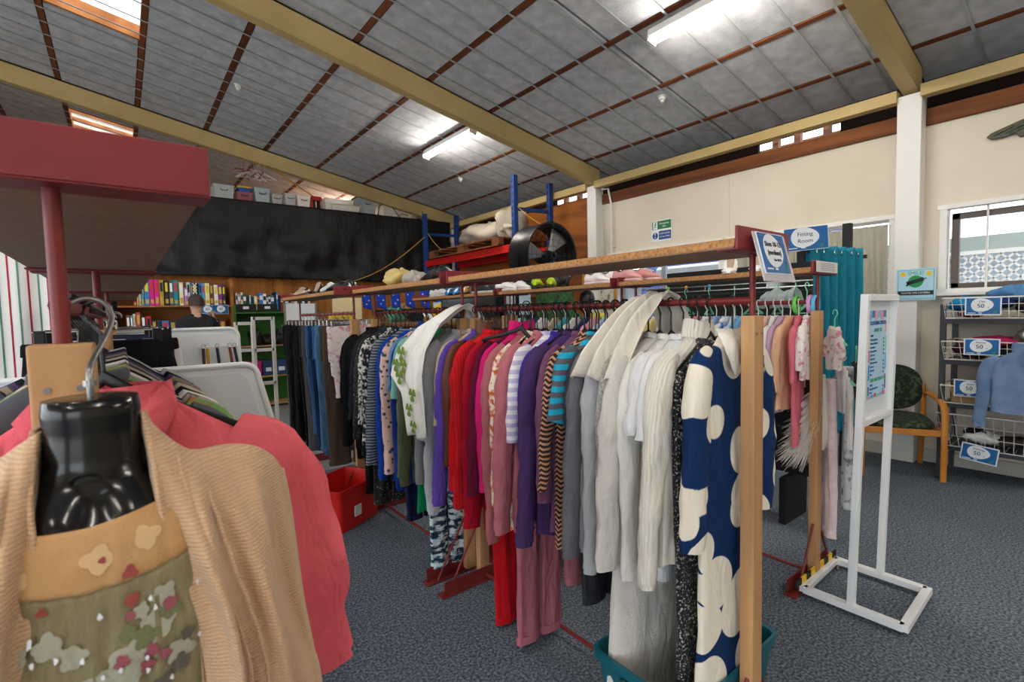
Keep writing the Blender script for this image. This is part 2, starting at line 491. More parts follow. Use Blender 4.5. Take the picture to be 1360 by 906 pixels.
# curtained window
w2 = struct(bars(MB(), [((5.55, 1.40, 1.42), (5.55, 1.40, 2.2)), ((5.55, 1.36, 2.19), (5.55, 2.97, 2.19)), ((5.55, 2.96, 1.42), (5.55, 2.96, 2.2)), ((5.55, 1.38, 1.42), (5.55, 2.96, 1.42))], .06, .04).build('window_2', M_white, smooth=False, bevel=.003))
MB().bounds((5.63, 1.42, 1.44), (5.634, 2.95, 2.16)).build('pane', M_glass, w2, smooth=False)
# sliding door with a rolled shutter seen through it
d1 = struct(bars(MB(), [((5.54, 4.70, 0), (5.54, 4.70, 2.2)), ((5.54, 3.0, 2.18), (5.54, 4.72, 2.18)), ((5.54, 3.02, 0), (5.54, 3.02, 2.18))], .08, .06).build('door_1', M_white, smooth=False, bevel=.003))
bars(MB(), [((5.6, 4.5, 0), (5.6, 4.5, 2.12)), ((5.6, 3.85, 0), (5.6, 3.85, 2.12))], .06, .05).build('sash', mat('grey_aluminium', '#a8aeb4', .4, .6), d1, smooth=False)
MB().bounds((5.625, 3.0, 0), (5.63, 4.7, 2.12)).build('pane', M_glass, d1, smooth=False)
MB().lathe([(.09, 3.3), (.09, 4.42)], 20, (6.3, 0, 1.93), axis=1).build('roller_drum', mat('silver_roller', '#c4c9cd', .35, .7), d1)
MB().bounds((6.9, 2.2, 0), (7.0, 5.2, 2.6)).build('exterior_blue_sheet', mat('bright_blue_cladding', '#0f5fd0', .5, pat='stripe', c2='#0c4fb4', axis=1, sc=12), smooth=False)['kind'] = 'structure'
MB().bounds((6.45, 3.4, 0), (6.5, 4.4, 1.62)).build('exterior_door_panel', mat('dark_slate_panel', '#2b4148', .6), smooth=False)['kind'] = 'structure'
# ------------------------------------------------------------------ black fabric screen on the mezzanine front
def smoothnoise(u, v, seed):
    r = np.random.default_rng(seed); out = 0
    for k in range(7):
        a, bb, p = r.uniform(-1, 1) * (2 + k), r.uniform(-1, 1) * (2 + k), r.uniform(0, 6.28)
        out = out + np.sin(a * u * 2.2 + bb * v * 2.2 + p) / (1 + .5 * k)
    return out
u = np.linspace(-3.0, 5.35, 170)[None, :]; v = np.linspace(0, 1, 34)[:, None]
zz = 3.26 * (1 - v) + v * (2.06 - .012 * (u - .6)) + 0 * u
amp = .014 + .085 * v ** 1.3
yy = 8.74 + amp * smoothnoise(u * 1.6, v * 1.5, 5) * .45 + .012 * np.sin(u * 6 + 3 * v) * v
G = np.stack([u + 0 * v, yy, zz], -1)
o = MB().grid(G).build('fabric_screen', mat('black_weed_fabric', '#161617', .58, bump=.15, bsc=90, spec=.35, wrinkle=.5), solid=.004)
tag(o, 'long creased black fabric sheet hung across the front of the mezzanine', 'fabric screen')
# ------------------------------------------------------------------ fluorescent battens
M_tube = mat('lit_fluorescent_tube', '#fff8ec', .5, emit=TUBE_STRENGTH)
def batten(x, y0, y1, label, grp=None, z=None):
    z = zc(x) - .09 if z is None else z
    t = thing('fluorescent_light', label, 'ceiling light', (x, (y0 + y1) / 2, z), ry=math.atan(CS), group=grp)
    h = (y1 - y0) / 2
    MB().bounds((-.05, -h, -.03), (.05, h, .035)).build('housing', M_white, t, smooth=False, bevel=.004)
    for s in (-1, 1): MB().tube([(s * .026, -h + .02, -.05), (s * .026, h - .02, -.05)], .013, 8).build('tube', M_tube, t)
    for s in (-1, 1): MB().bounds((-.05, s * (h - .01) - .01, -.07), (.05, s * (h - .01) + .01, -.03)).build('end_cap', M_white, t, smooth=False)
    return t
batten(3.60, 5.25, 6.48, 'lit fluorescent batten between the two long yellow beams')
batten(3.66, 1.42, 2.64, 'lit fluorescent batten on the near bay of the ceiling')
batten(3.9, 9.9, 11.1, 'lit fluorescent batten above the storage tubs on the mezzanine')
for (x, y) in ((.5, -1.6), (3.6, -1.6), (-2.6, -1.6), (-2.8, 2.2), (-3.0, 6.2), (-.9, 1.2)):
    batten(x, y - .6, y + .6, 'fluorescent batten added out of view to light the room', 'added unseen battens')  # extra lamps outside the view, added to brighten the room
for x, y in ((1.27, 6.9), (4.52, 7.0), (4.58, 3.17)):
    pass
SM = [(1.27, 6.91, 'white heat sensor on the ceiling joint above the black screen'), (4.52, 7.0, 'white heat sensor on the ceiling joint above the blue racking'), (4.58, 3.17, 'white heat sensor on the ceiling joint above the cream wall')]
for x, y, lb in SM:
    t = thing('ceiling_sensor', lb, 'sensor', (x, y, zc(x) - .01))
    MB().lathe([(.035, .0), (.035, -.025), (.022, -.03), (.022, -.05), (.008, -.06)], 14).build('body', M_white, t)
    MB().lathe([(.045, .012), (.045, 0)], 14).build('base', M_white, t)
# ================================================================== clothes racks
ZR, ZS = 1.42, 1.558            # hanging rail, shelf underside
def rack(label, X, y0, y1, feet=True, hazard=False):
    L_ = y1 - y0
    t = thing('clothes_rack', label, 'clothes rack', (X, y0, 0))
    MB().bounds((-.148, .012, ZS + .004), (.148, L_ - .012, ZS + .026)).build('shelf_board', M_chip, t, smooth=False)
    MB().bounds((-.145, .016, ZS + .0005), (.145, L_ - .016, ZS + .0045)).build('board_underside', M_chipunder, t, smooth=False)
    for e, yy, s in ((0, 0, 1), (1, L_, -1)):
        b = MB().bounds((-.152, min(yy, yy + s * .009), ZS - .004), (.152, max(yy, yy + s * .009), ZS + .058))
        b.bounds((-.152, min(yy, yy + s * .06), ZS - .005), (.152, max(yy, yy + s * .06), ZS))
        b.build('end_plate', M_redend, t, smooth=False, bevel=.0015)
        yp = yy + s * .035
        MB().tube([(0, yp, 1.35), (0, yp, ZS - .004)], .0085, 12).build('upright', M_red, t)
        MB().bounds((-.029, yp - .02, .012), (.029, yp + .02, 1.376)).build('post', M_pine, t, smooth=False, bevel=.003)
        for xx in (-.014, .014):
            MB().lathe([(.0035, 0), (.0035, .0012), (.0012, .0016)], 8, (xx, yp - s * .0205 - (.0016 if s > 0 else 0), 1.325), axis=1).build('screw', M_steel, t)
        if feet:
            b = MB().bounds((-.27, yp - s * .02 - (.0 if s > 0 else .06), .002), (.27, yp - s * .02 + (.06 if s > 0 else 0), .008))
            b.bounds((-.25, yp + s * .022, .008), (.25, yp + s * .028, .075))
            b.build('foot_angle', M_red, t, smooth=False, bevel=.001)
            for sx in (-1, 1):
                MB().tube([(sx * .2, yp - s * .005, .01), (sx * .03, yp - s * .005, .30)], .006, 6).build('brace', M_red, t)
    MB().tube([(0, .035, ZR), (0, L_ - .035, ZR)], .0105, 12).build('hanging_rail', M_red, t)
    if feet: MB().tube([(0, .03, .035), (0, L_ - .03, .035)], .009, 8).build('floor_rail', M_red, t)
    if hazard:
        my, mk = mat('hazard_yellow', '#e3b52a', .5), M_blackmat
        for k in range(9):
            MB().bounds((-.25 + k * .055, -.004 + .02, .05), (-.25 + (k + 1) * .055, .004 + .02, .082)).build('hazard_stripe', my if k % 2 else mk, t, smooth=False)
    return t
R0A = rack('rack with clothes hanging behind the black torso form, front unit', -.055, .735, 2.0)
rack('rack behind the torso form, middle unit with skirts on clips', -.055, 2.05, 3.39)
rack('rack behind the torso form, far unit beside the striped sheet', -.055, 3.45, 4.8)
R1A = rack('middle row rack with the medium size sign and red to white tops', 1.43, .655, 2.14)
R1B = rack('middle row rack holding blue and black tops, white clover top at its end', 1.43, 2.20, 3.43)
R1C = rack('middle row rack of trousers and jeans beside the red bin', 1.33, 3.5, 4.95)
R2A = rack('rear row rack holding baby clothes by the white sign stand', 2.72, .955, 2.13, hazard=True)
R2B = rack('rear row rack with neon green and white shoes on its shelf', 2.72, 2.18, 3.45)
R2C = rack('rear row rack with blue sandals on its shelf', 2.72, 3.50, 5.05)

# ------------------------------------------------------------------ hangers
def hanger_meshes(w, drop, ht=.012):
    hk = MB().tube([(0, 0, -.105), (0, 0, -.06), (.002, 0, -.032)] + [(.018 * math.sin(a) * -1 + .0, 0, .0 + .018 * -math.cos(a)) for a in [k * .45 + .5 for k in range(11)]], .0028, 6)
    pts = [(-w, -.115 - drop), (-w * .6, -.115 - drop * .58), (-.03, -.122), (0, -.098), (.03, -.122), (w * .6, -.115 - drop * .58), (w, -.115 - drop)]
    arm = MB().tube([(x, 0, z) for x, z in pts], [.006, .008, .009, .012, .009, .008, .006], 8, flat=.55)
    arm.tube([(-w, 0, -.115 - drop), (w, 0, -.115 - drop)], .0035, 5)
    return arm.mesh('hanger_arms'), hk.mesh('hanger_hook')
HA, HH = hanger_meshes(.168, .08)
HBA, HBH = hanger_meshes(.10, .04)
def hanger(x, y, z, yaw, label, m=M_black, mh=None, small=False, group=None, tilt=0.0, name='clothes_hanger'):
    A, B = (HBA, HBH) if small else (HA, HH)
    def ms(me, mm):
        k = me.name.split('.')[0] + '_' + mm.name
        if k not in bpy.data.meshes:
            c = me.copy(); c.name = k; c.materials.clear(); c.materials.append(mm)
        return bpy.data.meshes[k]
    t = thing(name, label, 'hanger', (x, y, z), yaw, group, ry=tilt)
    link('arms', ms(A, m), None, t); link('hook', ms(B, mh or m), None, t)
    return t

# ------------------------------------------------------------------ garments
def wob(a, z, seed, n=5):
    r = np.random.default_rng(seed); o = 0 * (a + z)
    for k in range(n):
        o = o + np.sin(r.integers(1, 5) * a + r.uniform(4, 16) * z + r.uniform(0, 6.28)) * r.uniform(.5, 1) / n
    return o

def shell(rows, seed, n=40, fold=.006, nf=5, e=.8):
    """rows: (z, halfwidth, halfthick, xoff, yoff) top to bottom -> closed side shell"""
    rows = np.array(rows, float)
    zs = rows[:, 0]
    m = max(18, int((zs[0] - zs[-1]) / .022))
    z = np.linspace(zs[0], zs[-1], m)
    I = lambda k: np.interp(-z, -zs, rows[:, k])
    hw, ht, xo, yo = I(1), I(2), I(3), I(4)
    a = np.linspace(0, 2 * PI, n, endpoint=False)
    ca, sa = np.cos(a), np.sin(a)
    x = hw[:, None] * np.sign(ca) * np.abs(ca) ** e
    y = ht[:, None] * np.sign(sa) * np.abs(sa) ** .7
    g = np.clip((zs[0] - z) / .35, .12, 1)[:, None]
    r = np.random.default_rng(seed)
    ph = r.uniform(0, 6.28, 3)
    fx = np.sin(x / max(hw.max(), .02) * PI * nf * .5 + ph[0] + 1.2 * np.sin(z * 5 + ph[1])[:, None])
    y = y + g * fold * fx * (np.abs(ca) < .99) + 1.0 * fold * wob(a[None, :], z[:, None] * 3, seed + 3) * g
    x = x * (1 + .035 * g * wob(a[None, :], z[:, None] * 1.5, seed + 9))
    rings = [[(x[i, j] + xo[i], y[i, j] + yo[i], z[i] + (0.006 * math.sin(5 * a[j] + seed) if i == m - 1 else 0)) for j in range(n)] for i in range(m)]
    return rings

def sleeve_mb(side, sx, slen, wide, seed, sho, thick=.03, out=.03, fwd=0.0):
    """hanging sleeve from the shoulder tip down to slen below the rail"""
    z0 = sho
    pts = [(sx * .72, z0 + .03), (sx * .93, z0 - .004), (sx * 1.04, z0 - .05), (sx * 1.08 + out * .3, z0 - .13)]
    P = [(side * x, 0, z) for x, z in pts]
    zb = -slen
    k = max(3, int((z0 - .13 - zb) / .07))
    r = np.random.default_rng(seed)
    for i in range(1, k + 1):
        f = i / k
        P.append((side * (sx * 1.08 + out * (.3 + .7 * f) + r.uniform(-.006, .006)), fwd * f + r.uniform(-.004, .004), (z0 - .13) * (1 - f) + zb * f))
    P = np.array(P)
    # resample
    d = np.r_[0, np.cumsum(np.linalg.norm(np.diff(P, axis=0), axis=1))]
    m = max(14, int(d[-1] / .018))
    s = np.linspace(0, d[-1], m)
    Q = np.stack([np.interp(s, d, P[:, i]) for i in range(3)], 1)
    rad = np.interp(s / d[-1], [0, .12, .3, .85, 1], [wide * .55, wide * .95, wide * 1.02, wide * .84, wide * .8])
    a = np.linspace(0, 2 * PI, 22, endpoint=False)
    rings = []
    ph = r.uniform(0, 6.28, 4)
    for i in range(m):
        t = Q[min(i + 1, m - 1)] - Q[max(i - 1, 0)]; t /= np.linalg.norm(t)
        nx = np.cross([0, 1, 0], t); nx /= np.linalg.norm(nx)
        w = 1 + .025 * math.sin(s[i] * 31 + ph[0]) * min(1, s[i] * 4) + .018 * math.sin(s[i] * 77 + ph[1])
        ring = []
        for b_ in a:
            rr = rad[i] * w * (1 + .09 * math.sin(2 * b_ + s[i] * 7 + ph[2]) + .06 * math.sin(3 * b_ - s[i] * 12 + ph[3]) + .035 * math.sin(5 * b_ + s[i] * 40 + ph[0]) + .03 * math.sin(4 * b_ - s[i] * 75 + ph[1]) * min(1, s[i] * 5))
            ring.append(tuple(Q[i] + nx * rr * math.cos(b_) + np.array([0, 1, 0]) * math.sin(b_) * rr * thick / .045))
        rings.append(ring)
    return rings

GCOUNT = [100]
def garment(name, label, cat, X, y, z, m, blen=.8, slen=None, w=.195, wide=.045, th=.022, flare=1.0, yaw=0.0, collar='round', cuff=False, cm=None, group=None, hang=True, hm=None, scale=1.0, sho=-.165, small=False, buttons=0, fold=.006, nf=5, hemband=False, thick=.03, pock=False, xs=0.0, hlabel=None, hgroup=None, out=.03, e=.8, tilt=None, wing=1.0, dz=0.0):
    GCOUNT[0] += 1; sd = GCOUNT[0]
    cm = cm or m
    ch = []
    if tilt is None: tilt = (rng.random() - .5) * .10
    rows = [(-.088, .058, .030, 0, 0), (-.105, .085, .030, 0, 0), (sho + .012, w * .86, .024, 0, 0), (sho - .025, w * 1.0, th, 0, 0), (-.30, w * .93 if slen else w, th * 1.15, 0, 0), (-blen * .6 - .1, w * .93 * (1 + flare) / 2, th * 1.2, 0, 0), (-blen, w * .95 * flare, th * 1.25, 0, 0)]
    rows = [r for i, r in enumerate(rows) if i < 5 or r[0] < -.32]
    if name == 'skirt_top': rows = rows
    rings = shell(rows, sd, fold=fold, nf=nf, e=e)
    S = Matrix.Translation((0, 0, -.028 + dz)) @ Matrix.Scale(scale, 4)
    if not small: wide *= .86; thick *= .9
    root = MB().loft(rings, False, False).xf(S).build(name, m, None)
    root.location = (X + xs, y, z); root.rotation_euler = (0, tilt, yaw)
    tag(root, label, cat, group)
    if slen:
        for side in (-1, 1):
            rg = sleeve_mb(side, w, slen + rng.uniform(-.015, .015), wide, sd * 7 + side, sho, thick, out=out, fwd=rng.uniform(-.012, .012))
            so = MB().loft(rg, True, False).xf(S).build('sleeve', m, root)
            if cuff:
                q = rg[-4:]
                c0 = np.array(q[0]); c1 = np.array(q[-1]); mid0, mid1 = c0.mean(0), c1.mean(0)
                R_ = []
                for f, kx in ((0, 1.02), (.25, .9), (.8, .86), (1.3, .88)):
                    base = mid0 + (mid1 - mid0) * f
                    R_.append([tuple(base + (p - mid1) * kx) for p in c1])
                MB().loft(R_, False, False).xf(S).build('cuff', cm, so)
    if collar == 'round':
        R_ = [[(.062 * k * math.cos(a), .033 * k * math.sin(a), zz + .012 * math.cos(a) ** 2) for a in [2 * PI * j / 26 for j in range(26)]] for k, zz in ((1.05, -.098), (1.02, -.084), (.95, -.08), (.88, -.088))]
        MB().loft(R_, False, False).xf(S).build('collar', cm, root)
    elif collar == 'high':
        R_ = [[(.062 * k * math.cos(a), .035 * k * math.sin(a), zz + .014 * math.cos(a) ** 2) for a in [2 * PI * j / 26 for j in range(26)]] for k, zz in ((1.12, -.105), (1.02, -.085), (.98, -.045), (1.06, -.038), (1.15, -.07), (1.2, -.095))]
        MB().loft(R_, False, False).xf(S).build('collar', cm, root)
    elif collar == 'shirt':
        for side in (-1, 1):
            V = [(0.004 * side, -.034, -.118 - .02 * (wing - 1)), (.06 * side, -.012, -.072), (.066 * side, .02, -.07), (.06 * side + .02 * side * wing, -.032, -.085 - .015 * wing), (.05 * side * (.6 + .4 * wing), -.046, -.11 - .055 * wing)]
            if wing > 1.2: V = [(0.004 * side, -.044, -.13), (.062 * side, -.026, -.066), (.07 * side, .02, -.066), (.130 * side, -.034, -.110), (.095 * side, -.05, -.20)]
            b = MB().add(V, [(0, 1, 3, 4), (1, 2, 3)])
            b.xf(S).build('collar_wing', cm, root, solid=.003)
        R_ = [[(.06 * k * math.cos(a), .032 * k * math.sin(a), zz) for a in [2 * PI * j / 22 for j in range(22)]] for k, zz in ((1.05, -.10), (1.0, -.07))]
        MB().loft(R_, False, False).xf(S).build('collar', cm, root)
    elif collar == 'hood':
        R_ = [[(hw_ * math.cos(a), .012 + ht_ * math.sin(a), zz) for a in [2 * PI * j / 22 for j in range(22)]] for hw_, ht_, zz in ((.05, .028, -.085), (.075, .036, -.115), (.08, .036, -.17), (.06, .03, -.22), (.01, .02, -.25))]
        MB().loft(R_, False, True).xf(S).build('hood', cm, root)
    if buttons:
        for k in range(buttons):
            zz = -.17 - k * .085
            MB().lathe([(.006, 0), (.006, -.003), (.002, -.003)], 10, (.004, -th * 1.15 - .008, zz), axis=1).xf(S).build('button', M_white if buttons < 9 else M_black, root)
    if hemband:
        q = rings[-3:]
        c1 = np.array(rings[-1]); md = c1.mean(0)
        R_ = [[tuple(np.array([md[0], md[1], md[2] + dz]) + (p - md) * np.array([k, k * 1.1, 0])) for p in c1] for dz, k in ((.035, 1.01), (.02, .97), (-.02, .95), (-.03, .96))]
        MB().loft(R_, False, False).xf(S).build('hem_band', cm, root)
    if pock:
        MB().bounds((-.09, -th - .016, -blen + .08), (.09, -th - .006, -blen + .22)).xf(S).build('pocket', cm, root, bevel=.005)
    if hang:
        hanger(X + xs, y, z, yaw, hlabel or ('black plastic hanger holding the ' + ' '.join(label.split()[:8])), hm or M_black, small=small, group=hgroup, tilt=tilt)
    return root

def trousers(name, label, X, y, z, m, zlen, yaw=0.0, w=.17, cat='trousers', group=None, top=-.09, legw=.085, th=.022, clips=True, skirt=False, hm=None, scale=1.0, tilt=None):
    GCOUNT[0] += 1; sd = GCOUNT[0]
    if tilt is None: tilt = (rng.random() - .5) * .06
    S = Matrix.Scale(scale, 4)
    cr = top - .25
    if skirt:
        rows = [(top, w * .9, .018, 0, 0), (top - .15, w * 1.05, .022, 0, 0), (-zlen, w * 1.15, .026, 0, 0)]
        root = MB().loft(shell(rows, sd, fold=.010, nf=7), True, False).xf(S).build(name, m)
    else:
        rows = [(top, w, .018, 0, 0), (top - .1, w * 1.05, .022, 0, 0), (cr, w * 1.05, .022, 0, 0)]
        root = MB().loft(shell(rows, sd, fold=.004), True, False).xf(S).build(name, m)
    root.location = (X, y, z); root.rotation_euler = (0, tilt, yaw)
    tag(root, label, cat, group)
    R_ = [[(w * k * math.cos(a), .02 * k * math.sin(a), zz) for a in [2 * PI * j / 26 for j in range(26)]] for k, zz in ((1.02, top + .004), (1.04, top - .002), (1.05, top - .036), (1.0, top - .04))]
    MB().loft(R_, True, False).xf(S).build('waistband', m, root)
    if not skirt:
        for s in (-1, 1):
            rows = [(cr + .05, w * .5, .021, s * w * .5, 0), (cr - .1, legw, .022, s * w * .52, 0), (-zlen * .7, legw * .85, .022, s * w * .5, 0), (-zlen, legw * .8, .022, s * w * .48, .0)]
            lg = MB().loft(shell(rows, sd + s * 50, n=24, fold=.006, nf=4), False, False).xf(S).build('leg', m, root)
            R2 = [[(s * w * .48 + legw * .82 * k * math.cos(a), .024 * k * math.sin(a), zz) for a in [2 * PI * j / 20 for j in range(20)]] for k, zz in ((1.0, -zlen + .03), (1.05, -zlen + .028), (1.05, -zlen - .002), (.95, -zlen - .004))]
            MB().loft(R2, False, False).xf(S).build('hem', m, lg)
    if clips:
        t = thing('clip_hanger', 'chrome clip hanger gripping the ' + ' '.join(label.split()[:8]), 'hanger', (X, y, z), yaw, ry=tilt)
        MB().tube([(-w * .9, 0, -.05), (w * .9, 0, -.05)], .003, 6).build('bar', M_chrome, t)
        MB().tube([(0, 0, -.05), (0, 0, -.025)] + [(-.016 * math.sin(a), 0, -.016 * math.cos(a)) for a in [k * .45 + .4 for k in range(11)]], .0022, 6).build('hook', M_chrome, t)
        for s in (-1, 1):
            MB().bounds((s * w * .8 - .014, -.012, -.095), (s * w * .8 + .014, .012, -.045)).build('clip', hm or M_chrome, t, smooth=False, bevel=.003)
    return root

# ---- fabrics
F = {}
F['navyprint'] = mat('navy_cream_print', '#e6dccb', .85, pat='cell', c2='#0f2c57', sc=6.4, thr=.50, bump=.15, spec=.15, wrinkle=.4)
F['glitter'] = mat('black_silver_glitter', '#1b1b1e', .45, pat='speck', c2='#b9b7b4', sc=150, thr=.6, bump=.5)
F['creamknit'] = mat('cream_rib_knit', '#ded9cd', .95, pat='stripe', c2='#d6d0c3', axis=1, sc=42, thr=.4, bump=.4, bsc=180, rib=.6, wrinkle=.4)
F['zig'] = mat('brown_zigzag_knit', '#2f2522', .9, pat='zig', c2='#c58f6f', thr=.55, bump=.3)
F['tealstripe'] = mat('teal_grey_stripe', '#5a5963', .9, pat='stripe', c2='#1ba3c6', axis=2, sc=8, dist=.6, bump=.2)
F['lavstripe'] = mat('lavender_white_stripe', '#c9bfe0', .9, pat='stripe', c2='#efedf2', axis=2, sc=9, dist=.3, bump=.2)
F['orangefloral'] = mat('orange_floral', '#f1e2cf', .85, pat='mottle', c2='#c8622a', sc=42, thr=.53, bump=.2)
F['greyfuzz'] = mat('grey_boucle', '#c4c2be', .98, pat='noise', c2='#8f8e8b', sc=120, thr=.45, bump=1.0, bsc=110)
F['pinkfloral'] = mat('pink_floral', '#dfc2b8', .85, pat='cell', c2='#dfc2b8', sc=30, thr=.2, bump=.2)
F['pinkfloral2'] = mat('peach_ditsy_floral', '#3d4a5c', .85, pat='blob', c2='#d9b4a6', sc=34, thr=.30, bump=.2)
F['bwfloral'] = mat('black_white_floral', '#17181c', .85, pat='mottle', c2='#cfcdca', sc=46, thr=.55, bump=.2)
F['bwleaf'] = mat('black_white_leaf', '#d6d3cc', .85, pat='mottle', c2='#1c1c1f', sc=70, thr=.5, bump=.2)
F['plaid'] = mat('grey_navy_check', '#2b3140', .85, pat='stripe', c2='#7d8794', axis=2, sc=18, dist=2.5, bump=.2)
F['tiedye'] = mat('teal_white_tiedye', '#16334a', .85, pat='mottle', c2='#cfdfe2', sc=22, thr=.52, stretch=(1, 1, 2.2), bump=.1)
F['skyfloral'] = mat('pink_white_floral', '#f1e6e2', .9, pat='mottle', c2='#d78f9c', sc=34, thr=.58, bump=.2)
F['sequin'] = mat('black_bead_lace', '#111113', .6, pat='speck', c2='#a9a9a6', sc=100, thr=.66, bump=.4)
F['greyprint'] = mat('grey_baby_print', '#b5b9bd', .9, pat='mottle', c2='#6e7479', sc=30, thr=.6, bump=.2)
C = cloth
# ---- middle row, near unit: (y, name, label, cat, material, body bottom z, sleeve bottom z, extras)
A = [
 (.768, 'dress', 'long navy and cream print shirt dress with a wide cream collar', 'dress', F['navyprint'], .22, .74, dict(collar='shirt', cm=C('#e8e1d6'), wide=.066, buttons=6, flare=1.1, w=.20, nf=3, wing=1.45, tilt=0, xs=.035, dz=.012)),
 (.822, 'tunic', 'long black and silver glitter tunic behind the navy print dress', 'top', F['glitter'], .30, None, dict(w=.19, flare=1.0, dz=-.012, tilt=0)),
 (.858, 'jumper', 'cream ribbed knit jumper with a high neck', 'jumper', F['creamknit'], .66, .63, dict(collar='high', cuff=True, wide=.052, thick=.036)),
 (.885, 'tee_shirt', 'plain white tee with loose short sleeves beside the cream jumper', 'top', C('#dcdbdb'), .66, 1.03, dict(wide=.062)),
 (.915, 'tee_shirt', 'white tee with red lettering half hidden behind another white tee', 'top', C('#d6d5d6'), .58, 1.05, dict(wide=.068)),
 (.96, 'jumper', 'ivory fleece jumper with long sleeves among the white tops', 'jumper', C('#dcd9d2'), .60, .60, dict(cuff=True, wide=.050)),
 (1.00, 'robe', 'long pale grey fleece robe reaching almost to the floor', 'robe', C('#cfcac3', bump=.5), .12, .62, dict(wide=.055, th=.03, flare=1.15)),
 (1.05, 'cardigan', 'shaggy grey bouclé cardigan beside the marl sweatshirts', 'cardigan', F['greyfuzz'], .62, .66, dict(wide=.045)),
 (1.095, 'sweatshirt', 'light grey marl sweatshirt beside the shaggy cardigan', 'sweatshirt', C('#a9aaae'), .58, .56, dict(cuff=True, wide=.052, hemband=True)),
 (1.145, 'sweatshirt', 'mid grey marl sweatshirt between two lighter greys', 'sweatshirt', C('#8d8f94'), .62, .62, dict(cuff=True)),
 (1.19, 'blazer', 'slate grey suit blazer with buttons on its cuff', 'blazer', C('#67666c', bump=.15), .58, .59, dict(collar='shirt', wide=.056)),
 (1.235, 'cardigan', 'charcoal cardigan tucked behind the slate blazer', 'cardigan', C('#3a3a40'), .52, .70, dict()),
 (1.275, 'tee_shirt', 'teal and grey striped short sleeved tee', 'top', F['tealstripe'], .72, 1.04, dict(wide=.056)),
 (1.31, 'dress', 'brown and black zigzag knit dress', 'dress', F['zig'], .55, .78, dict(wide=.034)),
 (1.35, 'cardigan', 'mauve cardigan behind the zigzag dress', 'cardigan', C('#6f4763'), .60, .72, dict()),
 (1.395, 'fleece', 'deep purple fleece top with wide cuffs', 'fleece', C('#47305f'), .56, .55, dict(cuff=True, wide=.056)),
 (1.44, 'hoodie', 'dark plum hooded top', 'hoodie', C('#3b2546'), .60, .64, dict(collar='hood', wide=.045)),
 (1.48, 'jumper', 'royal purple jumper beside the lavender striped blouse', 'jumper', C('#3c2f86'), .62, .62, dict()),
 (1.525, 'blouse', 'lavender and white striped blouse with elbow sleeves', 'blouse', F['lavstripe'], .70, .93, dict(collar='shirt', wide=.056)),
 (1.58, 'sweatshirt', 'dusty pink sweatshirt beside the orange floral blouse', 'sweatshirt', C('#b46b73'), .52, .55, dict(cuff=True, wide=.056, hemband=True)),
 (1.635, 'blouse', 'white blouse with orange floral print', 'blouse', F['orangefloral'], .50, .63, dict(wide=.045)),
 (1.685, 'sweatshirt', 'faded rose sweatshirt between orange floral and hot pink', 'sweatshirt', C('#a9646a'), .50, .46, dict(cuff=True, wide=.05)),
 (1.74, 'jacket', 'hot pink zip jacket with white piping', 'jacket', C('#cf1f6f', bump=.1), .62, .66, dict(collar='high')),
 (1.79, 'cardigan', 'burgundy cardigan between hot pink and crimson', 'cardigan', C('#5e1030'), .58, .62, dict()),
 (1.845, 'coat', 'crimson wool coat with wide sleeves', 'coat', C('#a30f27'), .42, .45, dict(wide=.058, collar='shirt')),
 (1.905, 'jumper', 'scarlet chunky ribbed jumper', 'jumper', mat('scarlet_rib', '#c2121a', .95, pat='stripe', c2='#a50d14', axis=0, sc=24, thr=.4, bump=.5), .56, .56, dict(cuff=True, wide=.052)),
 (1.955, 'blouse', 'bright red blouse tucked behind the scarlet jumper', 'blouse', C('#cf1420'), .50, .60, dict()),
 (2.00, 'jacket', 'tan brown leather jacket with only its shoulder showing', 'jacket', mat('brown_leather', '#5f3420', .45, bump=.2, bsc=80), .62, .70, dict(collar='high')),
 (2.05, 'sweatshirt', 'violet sweatshirt at the far end of the reds', 'sweatshirt', C('#5d45a3'), .54, .50, dict(cuff=True, wide=.05)),
 (2.095, 'tee_shirt', 'beige tee with sand sleeves beside the violet sweatshirt', 'top', C('#b7a58d'), .66, .90, dict(wide=.05)),
]
for (y, nm, lb, ct, m, zb, zs, kw) in A:
    garment(nm, lb, ct, 1.43, y, ZR, m, ZR - zb, (ZR - zs) if zs else None, yaw=rng.uniform(-.1, .1), hlabel='black hanger with the ' + ' '.join(lb.split()[:11]), **kw)
for (y, nm, lb, m, zb, xx) in (
    (1.53, 'trousers', 'dusty pink jogging trousers hanging below the pink sweatshirts', C('#a5616a'), .04, 1.36),
    (1.72, 'trousers', 'bright red wide trousers trailing on the carpet', C('#b3101a'), .02, 1.36),
    (1.80, 'trousers', 'dark red trousers hanging behind the bright red pair', C('#8a0c14'), .06, 1.42),
    (1.255, 'trousers', 'charcoal trousers below the grey sweatshirts', C('#2c2d31'), .30, 1.42),
    (1.42, 'trousers', 'pale rose trousers behind the dusty pink pair', C('#9b5f66'), .28, 1.48)):
    trousers(nm, lb, xx, y, ZR, m, ZR - zb, top=-.36, w=.13, legw=.07, clips=False)
